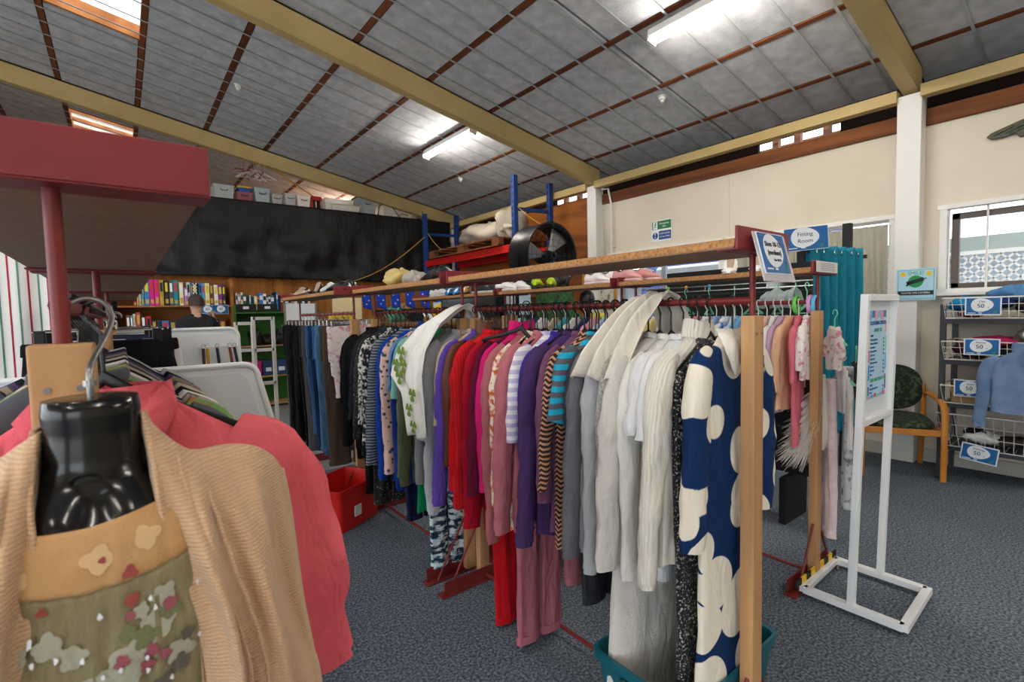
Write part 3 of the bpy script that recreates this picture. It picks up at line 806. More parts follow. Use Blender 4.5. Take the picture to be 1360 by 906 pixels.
# buttons on the blazer cuff
# ---- middle row, second unit
B = [
 (2.245, 'sweatshirt', 'pale grey sweatshirt beside the white clover top', 'sweatshirt', C('#b9b9bc'), .50, .42, dict(cuff=True, wide=.052)),
 (2.30, 'sweatshirt', 'heather grey sweatshirt behind the pale grey one', 'sweatshirt', C('#7f8186'), .55, .55, dict(cuff=True)),
 (2.35, 'jacket', 'khaki cotton jacket beside the grey sweatshirts', 'jacket', C('#6b6650'), .70, .84, dict(collar='shirt', wide=.056)),
 (2.40, 'dress', 'emerald green dress hanging below the clover top', 'dress', C('#0c7a4c'), .34, None, dict()),
 (2.45, 'cardigan', 'olive cardigan beside the emerald dress', 'cardigan', C('#4e5238'), .50, .50, dict()),
 (2.505, 'shirt', 'grey green shirt beside the olive cardigan', 'shirt', C('#5d6455'), .50, .52, dict(collar='shirt')),
 (2.555, 'tee_shirt', 'mint green tee among the blues', 'top', C('#7fb8ab'), .62, .95, dict()),
 (2.61, 'jacket', 'royal blue jacket with white lettering', 'jacket', C('#122f78', bump=.1), .45, .45, dict(cuff=True, collar='high')),
 (2.67, 'shirt', 'pale denim shirt with short sleeves', 'shirt', C('#5f84a8'), .65, .98, dict(collar='shirt')),
 (2.73, 'blouse', 'peach ditsy floral blouse among the blues', 'blouse', F['pinkfloral2'], .50, .48, dict(wide=.05)),
 (2.80, 'hoodie', 'bright cobalt hooded top', 'hoodie', C('#123a94'), .42, .46, dict(collar='hood', wide=.05, cuff=True)),
 (2.86, 'blouse', 'grey and navy checked blouse', 'blouse', F['plaid'], .45, .50, dict(wide=.048)),
 (2.92, 'cardigan', 'navy cardigan beside the checked blouse', 'cardigan', C('#131a30'), .48, .55, dict()),
 (2.985, 'blouse', 'black blouse with white flecked floral print', 'blouse', F['bwfloral'], .48, .60, dict(wide=.048)),
 (3.05, 'blouse', 'white blouse with dense black leaf print', 'blouse', F['bwleaf'], .52, .72, dict(wide=.05)),
 (3.11, 'jacket', 'black jacket with beaded lace trim', 'jacket', F['sequin'], .55, .62, dict(wide=.05)),
 (3.17, 'cardigan', 'charcoal knit cardigan among the black tops', 'cardigan', C('#25262a'), .50, .75, dict()),
 (3.23, 'tee_shirt', 'black tee with loose short sleeves and a teal tag', 'top', C('#17181b'), .45, .95, dict(wide=.055)),
 (3.29, 'dress', 'long plain black dress', 'dress', C('#111113'), .24, .80, dict()),
 (3.35, 'jumper', 'black jumper at the far end of the dark tops', 'jumper', C('#141417'), .50, .55, dict(cuff=True, wide=.05)),
 (3.40, 'coat', 'black coat next to the pink print shorts', 'coat', C('#0f0f12'), .42, .55, dict(wide=.054, collar='shirt')),
]
for (y, nm, lb, ct, m, zb, zs, kw) in B:
    garment(nm, lb, ct, 1.43, y, ZR, m, ZR - zb, (ZR - zs) if zs else None, yaw=rng.uniform(-.1, .1), hlabel='black hanger with the ' + ' '.join(lb.split()[:11]), **kw)
for (y, nm, lb, m, zb, xx) in (
    (2.27, 'leggings', 'teal and white tie dye leggings hanging near the carpet', F['tiedye'], .06, 1.32),
    (2.34, 'leggings', 'black leggings with pale stars beside the tie dye pair', F['glitter'], .16, 1.42),
    (2.70, 'trousers', 'navy blue trousers below the blue tops', C('#141c3a'), .16, 1.38),
    (3.02, 'trousers', 'black trousers with pink flower print', F['sequin'], .18, 1.36),
    (3.20, 'trousers', 'plain black trousers below the black dress', C('#101012'), .2, 1.36)):
    trousers(nm, lb, xx, y, ZR, m, ZR - zb, top=-.45, w=.12, legw=.062, clips=False, cat=nm)
# ---- middle row, third unit: trousers, jeans, skirts
T3 = [(3.57, 'shorts', 'pink and white printed shorts on a clip hanger', F['skyfloral'], .82, {}),
 (3.66, 'trousers', 'brown corduroy trousers beside the pink shorts', C('#4d4338'), .30, dict(legw=.1)),
 (3.75, 'trousers', 'khaki green trousers beside the brown corduroys', C('#4a4b3c'), .42, {}),
 (3.84, 'jeans', 'faded light blue jeans next to the khaki trousers', C('#4f78a0', bump=.3), .38, {}),
 (3.93, 'jeans', 'mid blue jeans with a frayed hem', C('#2f5b8c', bump=.3), .32, {}),
 (4.02, 'jeans', 'dark indigo jeans between two lighter pairs', C('#1c3355', bump=.3), .34, {}),
 (4.11, 'jeans', 'washed blue jeans with a loose knee', C('#36618f', bump=.3), .46, dict(legw=.1)),
 (4.20, 'trousers', 'mid grey trousers beside the blue jeans', C('#4d4c50'), .30, {}),
 (4.29, 'trousers', 'charcoal trousers with a sharp crease', C('#2a2b2e'), .30, {}),
 (4.38, 'trousers', 'slim black trousers beside the charcoal pair', C('#151518'), .30, {}),
 (4.48, 'skirt', 'long black flared skirt among the black trousers', C('#1a1a1d'), .34, dict(skirt=True)),
 (4.58, 'trousers', 'wide black trousers behind the flared skirt', C('#131316'), .30, dict(legw=.11)),
 (4.69, 'trousers', 'black dress trousers close to the rack end', C('#1d1d20'), .32, {}),
 (4.80, 'trousers', 'black cotton trousers at the far rack end', C('#111114'), .34, {})]
for (y, nm, lb, m, zb, kw) in T3:
    trousers(nm, lb, 1.33, y, ZR, m, ZR - zb, yaw=rng.uniform(-.06, .06), w=.185, cat=nm, **kw)

# ------------------------------------------------------------------ draped pieces over the rail
def drape(name, label, cat, X, y, zr, profL, profR, m, seed, nfold=6, amp=.012, ext=None):
    """cloth thrown over a hanger: profL/profR rows (x offset, z, half width along Y)"""
    rows = list(reversed(profL)) + profR
    m_ = 46; P = np.array(rows, float)
    d = np.r_[0, np.cumsum(np.hypot(np.diff(P[:, 0]), np.diff(P[:, 1])))]
    s = np.linspace(0, d[-1], m_)
    xs, zs, hw, yo = [np.interp(s, d, P[:, k]) for k in range(4)]
    v = np.linspace(-1, 1, 50)
    r = np.random.default_rng(seed)
    ph = r.uniform(0, 6.28)
    am = amp * np.clip(np.abs(s - d[len(profL)]) / .12, .25, 1.4)
    fo = np.sin(v[None, :] * PI * nfold * .5 + ph + .6 * np.sin(s * 7)[:, None]) + .4 * np.sin(v[None, :] * PI * nfold + 2 * ph)
    sg = np.sign(xs + 1e-4)[:, None]
    G = np.stack([xs[:, None] + sg * am[:, None] * fo, yo[:, None] + v[None, :] * hw[:, None], zs[:, None] + .35 * am[:, None] * fo + .012 * np.sin(v * 5)[None, :]], -1)
    o = MB().grid(G).build(name, m, solid=.004)
    o.location = (X, y, zr)
    return tag(o, label, cat)
drape('scarf', 'cream chiffon scarf thrown over the rail among the white tops', 'scarf', 1.43, 1.02, ZR,
      [(0, .032, .055, 0), (-.05, .015, .06, 0), (-.12, -.06, .075, .03), (-.2, -.16, .10, .05), (-.24, -.24, .11, .06)],
      [(.06, .01, .06, 0), (.12, -.1, .07, 0), (.15, -.3, .08, 0)], C('#e2dbcd', bump=.1), 3, amp=.018)
clov = drape('loose_blouse', 'loose white top with green clover leaf print draped over its hanger', 'top', 1.41, 2.22, ZR,
      [(0, .02, .07, 0), (-.06, -.005, .085, .01), (-.16, -.08, .12, .05), (-.25, -.21, .16, .09), (-.275, -.33, .175, .11), (-.27, -.42, .11, .05), (-.26, -.64, .10, .03)],
      [(.06, .0, .08, 0), (.12, -.1, .10, .03), (.15, -.4, .12, .05)], C('#eeece6', bump=.1), 8, nfold=4, amp=.008)
M_clover = C('#7c9440')
for (yy, zz, s) in ((.17, -.22, .036), (.21, -.28, .032), (.12, -.28, .032), (.16, -.34, .034), (.02, -.42, .03), (.06, -.50, .03), (.02, -.58, .028)):
    pts = []
    for k in range(3):
        a0 = k * 2 * PI / 3 + .5
        for q in range(9):
            a = a0 + (q - 4) * .23; rr = 1.35 * s * (1 - .25 * abs(q - 4) / 4 - (.2 if q == 4 else 0)) if 0 < q < 8 else s * .15
            pts.append((rr * math.cos(a), rr * math.sin(a)))
    MB().poly(pts, .002).xf(Matrix.Translation((-.29 + .25 * max(0, zz + .30), yy, zz)) @ Matrix.Rotation(-PI / 2, 4, 'Z')).build('clover_print', M_clover, clov, smooth=False)
for k in range(26):
    yy = 1.12 + .0395 * k + rng.uniform(-.008, .008)
    if yy < 2.12: hanger(1.43 + rng.uniform(-.004, .004), yy, ZR, rng.uniform(-.3, .3), 'spare black hanger squeezed in between the crowded red to white tops', group='spare hangers among the crowded tops', tilt=rng.uniform(-.08, .08))
for k in range(16):
    hanger(1.43, 2.28 + .07 * k, ZR, rng.uniform(-.3, .3), 'spare black hanger squeezed in between the blue and black tops', group='spare hangers among the dark tops', tilt=rng.uniform(-.08, .08))
# belt tag, spare hanger lying across the pink tops
t = thing('clothes_hanger', 'loose black hanger lying askew across the rail above the pink tops', 'hanger', (1.36, 1.62, 1.43), -1.0, ry=.25)
link('arms', bpy.data.meshes['hanger_arms_black_plastic'], None, t); link('hook', bpy.data.meshes['hanger_hook_black_plastic'], None, t)
# ================================================================== rear row: baby clothes
M_wh = mat('white_hanger_plastic', '#e8e6e0', .4)
SB = .56
D = [
 (1.035, 'baby_tee', 'white baby top with pink flower print next to the rack post', F['skyfloral'], 1.06, 1.10, {}),
 (1.075, 'baby_suit', 'coral pink baby sleepsuit with long legs', C('#d9707f'), .72, 1.06, dict(cuff=True)),
 (1.115, 'baby_tee', 'peach baby top with frilled hem', C('#e2b090'), .90, 1.0, dict(flare=1.2)),
 (1.155, 'baby_cardigan', 'lilac baby cardigan with cuffs', C('#c8a4bf'), 1.0, .98, dict(cuff=True)),
 (1.195, 'baby_dress', 'white ribbed baby dress with a frilled edge', C('#e6e2de'), .86, 1.08, dict(flare=1.3)),
 (1.235, 'baby_tee', 'blush pink baby top beside the white ribbed dress', C('#e3bdb3'), 1.02, 1.06, {}),
 (1.28, 'baby_bodysuit', 'white baby bodysuit with press studs', C('#e4e0df'), .78, 1.10, dict(buttons=3)),
 (1.325, 'baby_tee', 'pale grey collared baby top', C('#cfd2d8'), .92, 1.08, dict(collar='shirt')),
 (1.37, 'baby_tee', 'sky blue baby top with white dots', mat('sky_dots', '#e8eef2', .9, pat='cell', c2='#6fa8d4', sc=30, thr=.25, bump=.2), .82, .98, {}),
 (1.415, 'baby_tee', 'ice blue baby top beside the dotted one', C('#c5dbe9'), .95, 1.04, {}),
 (1.465, 'baby_tee', 'white baby top with bright blue print', mat('blue_print', '#f0f1f2', .9, pat='mottle', c2='#2f7fc6', sc=26, thr=.56, bump=.2), .9, 1.02, {}),
 (1.52, 'baby_suit', 'pale denim baby dungarees', C('#8fb4d6'), .66, None, {}),
 (1.58, 'baby_tee', 'plain white baby top with three quarter sleeves', C('#eceae6'), .95, 1.02, {}),
 (1.64, 'baby_suit', 'rose pink baby sleepsuit deeper in the row', C('#dc8fa6'), .74, 1.0, {}),
 (1.71, 'baby_tee', 'cream baby top deeper in the row', C('#e8ddc8'), .95, 1.02, {}),
 (1.78, 'baby_tee', 'aqua baby top deeper in the row', C('#9fd0d6'), .9, 1.0, {}),
 (1.86, 'baby_suit', 'white baby sleepsuit with grey stars', F['greyprint'], .74, 1.0, {}),
 (1.94, 'baby_tee', 'lemon baby top deeper in the row', C('#ead98d'), .95, 1.02, {}),
 (2.02, 'baby_tee', 'lavender baby top near the rack joint', C('#b9a9d8'), .92, 1.0, {}),
 (2.26, 'baby_suit', 'white baby sleepsuit past the rack joint', C('#e6e6e8'), .72, 1.0, {}),
 (2.36, 'baby_tee', 'powder blue baby top past the rack joint', C('#a9c8e4'), .9, 1.0, {}),
 (2.46, 'baby_tee', 'candy pink baby top past the rack joint', C('#e8a4b6'), .9, 1.0, {}),
 (2.56, 'baby_suit', 'navy and white baby suit', C('#34446e'), .72, 1.0, {}),
 (2.66, 'baby_tee', 'white baby blouse with lace', C('#efece8'), .9, 1.0, {}),
 (2.77, 'baby_tee', 'turquoise baby top past the rack joint', C('#4fb2bd'), .9, 1.0, {}),
 (2.89, 'baby_tee', 'sand coloured baby top', C('#cdb79a'), .9, 1.0, {}),
 (3.02, 'baby_suit', 'white towelling baby suit', C('#e9e9e9'), .75, 1.0, {}),
 (3.16, 'baby_tee', 'royal blue baby top past the rack joint', C('#2a55a8'), .9, 1.0, {}),
 (3.30, 'baby_tee', 'peppermint baby top past the rack joint', C('#b6dfcc'), .9, 1.0, {}),
]
for (y, nm, lb, m, zb, zs, kw) in D:
    garment(nm, lb, 'baby clothes', 2.72, y, ZR, m, (ZR - zb) / SB, (ZR - zs) / SB if zs else None, scale=SB, small=True, hm=M_wh, yaw=rng.uniform(-.2, .2), sho=-.20, w=.19, wide=.046, th=.026, thick=.036,
            hlabel='small white hanger with the ' + ' '.join(lb.split()[:11]), **kw)
# big coloured plastic rings on the rail
for y, c, n in ((1.085, '#6fd05a', 'green'), (1.02, '#d79ad2', 'pink'), (.998, '#59b4dc', 'blue')):
    t = tag(MB().tube([(.034 * math.cos(a), 0, .034 * math.sin(a) * 1.25) for a in [2 * PI * k / 20 for k in range(20)]], .006, 8, closed=True, flat=1.6).build('size_ring', mat('ring_' + n, c, .4)), n + ' plastic size ring on the baby clothes rail', 'size ring', 'size rings on the baby rail')
    t.location = (2.72, y, ZR - .012)
# pieces hooked on the end of the baby rack
def endhang(*a, **k): return garment(*a, **k)
endhang('baby_dress', 'floral baby dress hung outside the rack post', 'baby clothes', 2.85, .955, 1.36, F['skyfloral'], .26 / SB, .2 / SB, w=.11, wide=.03, scale=SB, small=True, hm=M_mint, yaw=.9, sho=-.2, hlabel='mint hanger outside the rack post with the floral dress')
trousers('dungarees', 'pale pink quilted dungarees hung outside the rack post', 2.815, .955, 1.28, mat('quilted_pink', '#e3cfd1', .9, pat='noise', c2='#d6bdc0', sc=30, bump=.7, bsc=40), 1.06, yaw=.5, w=.055, legw=.038, top=-.26, clips=False, cat='baby clothes', th=.03, tilt=0)
trousers('leggings', 'grey printed baby leggings on a mint hanger', 2.90, .905, 1.16, F['greyprint'], .80, yaw=.3, w=.05, legw=.036, top=-.08, clips=False, cat='baby clothes', th=.03, tilt=0)
endhang('baby_tee', 'white long sleeved baby top on a mint hanger', 'baby clothes', 2.88, .925, 1.16, C('#ece8e4'), .28 / SB, .46 / SB, scale=SB, small=True, hm=M_mint, yaw=.9, sho=-.2, w=.10, wide=.034, hlabel='mint hanger carrying the white long sleeved baby top')
endhang('baby_vest', 'charcoal frilled baby vest behind the printed leggings', 'baby clothes', 2.98, .90, 1.17, C('#3d4146'), .22 / SB, .12 / SB, scale=SB, small=True, hm=M_mint, yaw=.4, sho=-.2, wide=.05, w=.11, hlabel='mint hanger carrying the charcoal frilled vest')
# fluffy boa: many fine strands, nobody counts them
b = MB(); r = random.Random(3)
for k in range(900):
    f = r.random()
    bx, by, bz = 2.80 - .02 * f, .99 + .02 * f, 1.02 - .27 * f
    dx, dy = r.uniform(-.10, .03) - .09 * f, r.uniform(-.05, .10) + .05 * f
    ln = r.uniform(.08, .2)
    b.tube([(bx, by, bz), (bx + dx * .5, by + dy * .5, bz - ln * .5), (bx + dx, by + dy, bz - ln)], [.0022, .0016, .0005], 3, cap=False)
b.lathe([(.02, 1.05), (.035, .95), (.045, .82), (.05, .72), (.02, .66)], 14, (2.79, .995, 0))
o = tag(b.build('feather_boa', C('#e4ddd3')), 'fluffy white feather boa hanging at the end of the baby rack', 'boa'); o['kind'] = 'stuff'
# chrome rail and mint hangers behind the baby rack, on a black display board
t = thing('display_board', 'black slatted display board behind the baby clothes rack', 'display board', (3.42, 1.28, 0))
MB().bounds((0, 0, .3), (.03, 1.05, 1.68)).build('board', M_blackmat, t, smooth=False)
for k in range(7): MB().bounds((-.004, 0, .42 + k * .18), (0, 1.05, .425 + k * .18)).build('groove_rail', M_greymetal, t, smooth=False)
for yy in (.1, .95): MB().bounds((-.15, yy - .02, 0), (.18, yy + .02, .3)).build('foot', M_blackmat, t, smooth=False)
for zz in (1.515, 1.545): MB().tube([(-.38, -.15, zz), (-.38, 1.0, zz)], .004, 6).build('hanging_bar', M_chrome, t)
for yy in (.1, .5, .95): MB().bar((-.38, yy, 1.53), (.0, yy, 1.53), .008, .04).build('arm', M_chrome, t, smooth=False)
for k, yy in enumerate((1.16, 1.22, 1.32, 1.46, 1.58, 1.75, 1.92, 2.06)):
    hanger(3.04, yy, 1.515, .25 + .9 * ((k * 37 % 10) / 10 - .5), ('first', 'second', 'third', 'fourth', 'fifth', 'sixth', 'seventh', 'eighth')[k] + ' empty mint baby hanger counting from the teal curtain', M_mint, small=True, group='empty mint hangers')
for k, yy in enumerate((1.75, 1.92, 2.06)):
    tag(MB().lathe([(.001, -.012), (.009, -.008), (.012, 0), (.009, .008), (.001, .012)], 12, (3.04, yy - .0, 1.545)).build('size_bead', mat('bead%d' % k, ('#3f9fd0', '#e79a2f', '#8fd04f')[k], .4)), ('blue', 'orange', 'lime')[k] + ' round bead on a mint hanger hook', 'bead')
drape('muslin', 'sheer pale grey muslin lying over the mint hangers', 'cloth', 3.04, 1.30, 1.50, [(0, 0, .08, 0), (-.05, -.03, .09, 0), (-.08, -.10, .1, 0)], [(.05, -.03, .09, 0), (.08, -.1, .1, 0)], C('#c6d3d2', alpha=.8), 5)

# ================================================================== torso form in front, hooked on the near rack
MX, MY = -.028, .655
t = thing('torso_form', 'glossy black hanging torso form dressed in a beige cardigan', 'mannequin', (MX, MY, 1.2))
TR = [(1.325, .033, .032, 0), (1.324, .038, .036, 0), (1.312, .0395, .038, 0), (1.29, .038, .037, 0), (1.262, .040, .038, 0), (1.246, .046, .041, -.003), (1.232, .058, .046, -.007), (1.218, .070, .050, -.012), (1.20, .082, .056, -.018), (1.17, .100, .064, -.022), (1.10, .116, .076, -.022), (1.0, .118, .078, -.015), (.88, .118, .070, -.005), (.76, .15, .08, 0), (.70, .15, .08, 0)]
def tring(z, rx, ry, cy, n=56):
    out = []
    for j in range(n):
        a = 2 * PI * j / n
        ca, sa = math.cos(a), math.sin(a)
        x = rx * math.copysign(abs(ca) ** .9, ca); y = cy + ry * math.copysign(abs(sa) ** .9, sa)
        # collarbones and the hollow between them
        if 1.19 < z < 1.24 and sa < 0: y -= .006 * math.exp(-((abs(x) - .03) / .014) ** 2) * math.exp(-((z - 1.222) / .014) ** 2); y += .008 * math.exp(-(x / .010) ** 2) * math.exp(-((z - 1.222) / .02) ** 2)
        out.append((x, y, z - 1.2))
    return out
zz = np.concatenate([np.array([q[0] for q in TR])[:2], np.linspace(1.312, 1.17, 34), np.linspace(1.16, .70, 20)])
ta = np.array(TR)
rings = [tring(z, *[float(np.interp(-z, -ta[:, 0], ta[:, k])) for k in (1, 2, 3)]) for z in zz]
MB().loft(rings, True, True).build('body', mat('glossy_black_form', '#08080a', .2, spec=.35, coat=.15), t, angle=70)
MB().tube([(-.007 + .0115 * math.cos(a), -.0425 - .0012 * abs(math.sin(a)) + .0 * a, .050 + .0062 * math.sin(a)) for a in [2 * PI * k / 24 for k in range(24)]], .0011, 6, closed=True).build('embossed_ring', mat('glossy_black_form', ''), t)
# hook
hp = [(.0, -.006, .115), (.0, -.006, .148), (.002, .03, .160), (.012, .10, .182), (.0185, .135, .203), (.0135, .15, .222), (-.002, .155, .2295), (-.018, .152, .224), (-.0295, .145, .205), (-.0335, .14, .188)]
HP = []
for i in range(len(hp) - 1):
    for k in range(5):
        f = k / 5; p0 = np.array(hp[max(i - 1, 0)]); p1 = np.array(hp[i]); p2 = np.array(hp[i + 1]); p3 = np.array(hp[min(i + 2, len(hp) - 1)])
        HP.append(tuple(.5 * ((2 * p1) + (-p0 + p2) * f + (2 * p0 - 5 * p1 + 4 * p2 - p3) * f * f + (-p0 + 3 * p1 - 3 * p2 + p3) * f ** 3)))
HP.append(hp[-1])
MB().tube(HP, .0030, 10).build('hook', M_steel, t)
MB().lathe([(.0055, .136), (.0055, .142)], 6, (0, -.006, 0)).build('nut', M_steel, t)
# blouse: tan yoke and sheer floral front
def tfront(x, z):
    k = [float(np.interp(-z, -ta[:, 0], ta[:, q])) for q in (1, 2, 3)]
    f = min(.98, abs(x) / k[0])
    return k[2] - k[1] * (1 - f ** 2.2) ** .48
def front(u0, u1, ztop, zbot, n, m, off, seed, ripple):
    G = []
    for i in range(m):
        row = []
        for j in range(n):
            x = u0 + (u1 - u0) * j / (n - 1)
            z = ztop(x) + (zbot(x) - ztop(x)) * i / (m - 1)
            y = tfront(x, z) - off - ripple * (math.sin(x * 260 + 9 * z) + .5 * math.sin(x * 420 - z * 20 + 1)) * min(1, i / 4)
            row.append((x, y, z - 1.2))
        G.append(row)
    return G
nk = lambda x: 1.2135 + .13 * max(0, x + .005) + .5 * max(0, x) ** 2 - .10 * min(0, x + .02) * (-1) * .0
yk = lambda x: 1.163 + .03 * max(0, x) + 1.6 * max(0, x) ** 2 - .12 * min(0, x + .01)
M_tan = mat('tan_yoke_print', '#b48b5e', .85, pat='blob', c2='#ae8456', sc=30, thr=.5, bump=.25, bsc=400)
blo = MB().grid(front(-.092, .092, nk, yk, 60, 12, .006, 1, .0006)).build('blouse_yoke', M_tan, t, solid=.002)
M_flo = mat('sheer_floral_front', '#766a4a', .6, pat='noise', c2='#887b58', sc=60, bump=.35, bsc=500, stretch=(3, 1, .6), sheen=.3)
fl = MB().grid(front(-.092, .092, yk, lambda x: .78, 70, 60, .005, 2, .0012)).build('blouse_front', M_flo, t, solid=.002)
# printed flowers on the blouse: flat petal patches following the cloth
def patch(cx, cz, r, m, par, off, petals=5, seed=0, asp=1.0, name='printed_flower'):
    rr = random.Random(seed); ph = rr.random() * 6
    V = [(cx, tfront(cx, cz) - off, cz - 1.2)]; n = 30
    for ring_ in (.5, 1.0):
        for j in range(n):
            a = 2 * PI * j / n
            q = r * ring_ * (.72 + .28 * abs(math.sin(petals * a / 2 + ph))) * (1 + .12 * math.sin(3 * a + ph))
            x, z = cx + q * math.cos(a), cz + q * asp * math.sin(a)
            V.append((x, tfront(x, z) - off, z - 1.2))
    Fc = [(0, 1 + j, 1 + (j + 1) % n) for j in range(n)] + [(1 + j, 1 + n + j, 1 + n + (j + 1) % n, 1 + (j + 1) % n) for j in range(n)]
    return MB().add(V, Fc).build(name, m, par)
Mw, Mp, Mg, Mk, Mr = C('#a3a08e'), C('#93505a'), C('#6f7050'), C('#5b564e'), C('#8f4743')
pf = mat('faded_flower', '#c8a47a', .85)
for k, (x, z, r) in enumerate(((.000, 1.188, .012), (.036, 1.196, .011), (-.052, 1.183, .007))):
    patch(x, z, r, pf, blo, .0078 + .0002 * k, 4, k)
for k, (x, z, r, m) in enumerate(((-.038, 1.157, .004, Mr), (.003, 1.187, .003, Mr), (.022, 1.172, .006, Mr))): patch(x, z, r, m, blo, .0085 + .0002 * k, 3, k + 9)
r = random.Random(12)
k = 0
for (x, z, s, m) in ((.018, 1.096, .017, Mw), (.040, 1.118, .014, Mw), (.046, 1.142, .010, Mw), (.000, 1.075, .021, Mw), (-.02, 1.115, .010, Mw), (-.035, 1.128, .011, Mw), (.028, 1.135, .007, Mw), (.056, 1.085, .012, Mw),
      (.03, 1.112, .010, Mg), (.05, 1.128, .009, Mg), (.018, 1.12, .007, Mg), (.012, 1.098, .006, Mp), (.034, 1.098, .006, Mp), (.03, 1.086, .006, Mp), (.05, 1.133, .006, Mp), (.022, 1.148, .006, Mr), (.044, 1.09, .005, Mp), (.02, 1.135, .004, Mp),
      (-.06, 1.072, .010, Mk), (.055, 1.075, .008, Mk), (.04, 1.062, .009, Mk), (.062, 1.100, .006, Mk), (-.055, 1.125, .008, Mw), (-.01, 1.05, .009, Mk), (.03, 1.02, .014, Mw), (-.03, 1.03, .012, Mw), (.05, 1.03, .008, Mp), (-.05, 1.0, .012, Mg), (.02, .98, .014, Mw), (-.02, .96, .015, Mw)):
    patch(x, z, s, m, fl, .0072 + .00012 * k, 5, k, 1.1); k += 1
for q in range(46):
    x, z = r.uniform(-.07, .075), r.uniform(.98, 1.15)
    patch(x, z, .0016, M_signwhite, fl, .011, 3, q, 1.8, 'silver_thread_fleck')
# cardigan
CR=[[(0.011,0.645,1.304),(0.027,0.65,1.279),(0.052,0.665,1.252),(0.087,0.68,1.248),(0.121,0.69,1.239),(0.145,0.695,1.22),(0.158,0.7,1.194)],[(0.015,0.625,1.266),(0.029,0.62,1.255),(0.053,0.63,1.233),(0.085,0.645,1.22),(0.12,0.66,1.201),(0.147,0.68,1.179),(0.165,0.705,1.15)],[(0.018,0.6,1.219),(0.035,0.595,1.216),(0.055,0.6,1.203),(0.088,0.615,1.188),(0.122,0.64,1.16),(0.15,0.67,1.13),(0.169,0.705,1.096)],[(0.026,0.58,1.165),(0.043,0.57,1.165),(0.064,0.572,1.155),(0.094,0.59,1.133),(0.125,0.62,1.102),(0.152,0.66,1.064),(0.177,0.705,1.022)],[(0.043,0.57,1.105),(0.058,0.556,1.106),(0.078,0.56,1.094),(0.105,0.58,1.07),(0.134,0.61,1.034),(0.162,0.655,0.99),(0.188,0.705,0.941)],[(0.049,0.565,1.043),(0.065,0.548,1.045),(0.086,0.555,1.03),(0.112,0.575,1.001),(0.142,0.605,0.966),(0.17,0.65,0.92),(0.201,0.705,0.867)],[(0.046,0.565,0.917),(0.063,0.55,0.918),(0.085,0.555,0.899),(0.113,0.575,0.86),(0.145,0.605,0.812),(0.176,0.65,0.75),(0.21,0.705,0.673)]]
CL=[[(-0.068,0.645,1.295),(-0.08,0.65,1.286),(-0.095,0.665,1.273),(-0.115,0.68,1.265),(-0.133,0.69,1.259),(-0.146,0.7,1.245)],[(-0.07,0.63,1.267),(-0.08,0.62,1.265),(-0.096,0.63,1.256),(-0.117,0.65,1.248),(-0.136,0.67,1.239),(-0.153,0.7,1.218)],[(-0.072,0.605,1.233),(-0.081,0.597,1.234),(-0.097,0.605,1.233),(-0.119,0.63,1.224),(-0.139,0.66,1.212),(-0.161,0.705,1.182)],[(-0.071,0.585,1.196),(-0.081,0.575,1.201),(-0.097,0.585,1.198),(-0.119,0.61,1.189),(-0.143,0.65,1.174),(-0.166,0.705,1.141)],[(-0.073,0.57,1.153),(-0.083,0.56,1.159),(-0.1,0.57,1.158),(-0.123,0.6,1.147),(-0.146,0.64,1.129),(-0.173,0.705,1.092)],[(-0.077,0.565,1.102),(-0.087,0.553,1.111),(-0.104,0.565,1.109),(-0.126,0.59,1.099),(-0.153,0.64,1.075),(-0.181,0.705,1.037)],[(-0.084,0.565,1.003),(-0.096,0.555,1.016),(-0.113,0.565,1.016),(-0.138,0.595,1.002),(-0.165,0.64,0.976),(-0.194,0.705,0.934)]]
M_card = mat('beige_rib_knit', '#c8a583', .95, pat='stripe', c2='#bd9876', axis=2, sc=85, dist=1.2, thr=.4, bump=.5, bsc=420, sheen=.2, rib=.35)
def spline_grid(R, nu, nv):
    R = np.array(R); 
    def cr(A, n):
        m = A.shape[0]; out = []
        for s in np.linspace(0, m - 1 - 1e-6, n):
            i = int(s); f = s - i
            p0, p1, p2, p3 = A[max(i - 1, 0)], A[i], A[min(i + 1, m - 1)], A[min(i + 2, m - 1)]
            out.append(.5 * (2 * p1 + (p2 - p0) * f + (2 * p0 - 5 * p1 + 4 * p2 - p3) * f * f + (3 * p1 - p0 - 3 * p2 + p3) * f ** 3))
        return np.array(out)
    A = cr(R, nv)
    return cr(A.transpose(1, 0, 2), nu).transpose(1, 0, 2)
def cardigan_half(R, sgn):
    G = spline_grid(R, 90, 90)
    v = np.linspace(0, 1, 90)[:, None]; u = np.linspace(0, 1, 90)[None, :]
    amp = .0115 * np.clip(v * 2.2, .12, 1.0)
    # soft vertical drape folds fanning from the shoulder
    fo = np.sin(2 * PI * (3.1 * u + .55 * v) + .6) + .45 * np.sin(2 * PI * (6.3 * u - .8 * v) + 2.0)
    G[:, :, 1] += -amp * fo * np.sin(PI * np.clip(u, 0, 1)) ** .5
    G[:, :, 0] += sgn * .35 * amp * np.cos(2 * PI * (3.1 * u + .55 * v))
    # front edge rolls back under itself, outer edge wraps round to the back
    e0 = G[:, :1, :].copy(); lip = []
    for dx, dy in ((-.002, .012), (.004, .016)):
        q = e0.copy(); q[:, :, 0] += sgn * dx; q[:, :, 1] += dy; lip.append(q)
    e1 = G[:, -1:, :].copy(); back = []
    for dx, dy, dz in ((.004, .02, 0), (0, .045, -.004), (-.03, .07, 0), (-.08, .085, .006)):
        q = e1.copy(); q[:, :, 0] += sgn * dx; q[:, :, 1] += dy; q[:, :, 2] += dz; back.append(q)
    H = np.concatenate([lip[1], lip[0], G] + back, axis=1)
    H = H - np.array([MX, MY, 1.2])
    return H
ca = MB().grid(cardigan_half(CR, 1)).build('cardigan', M_card, t, solid=.004, angle=75)
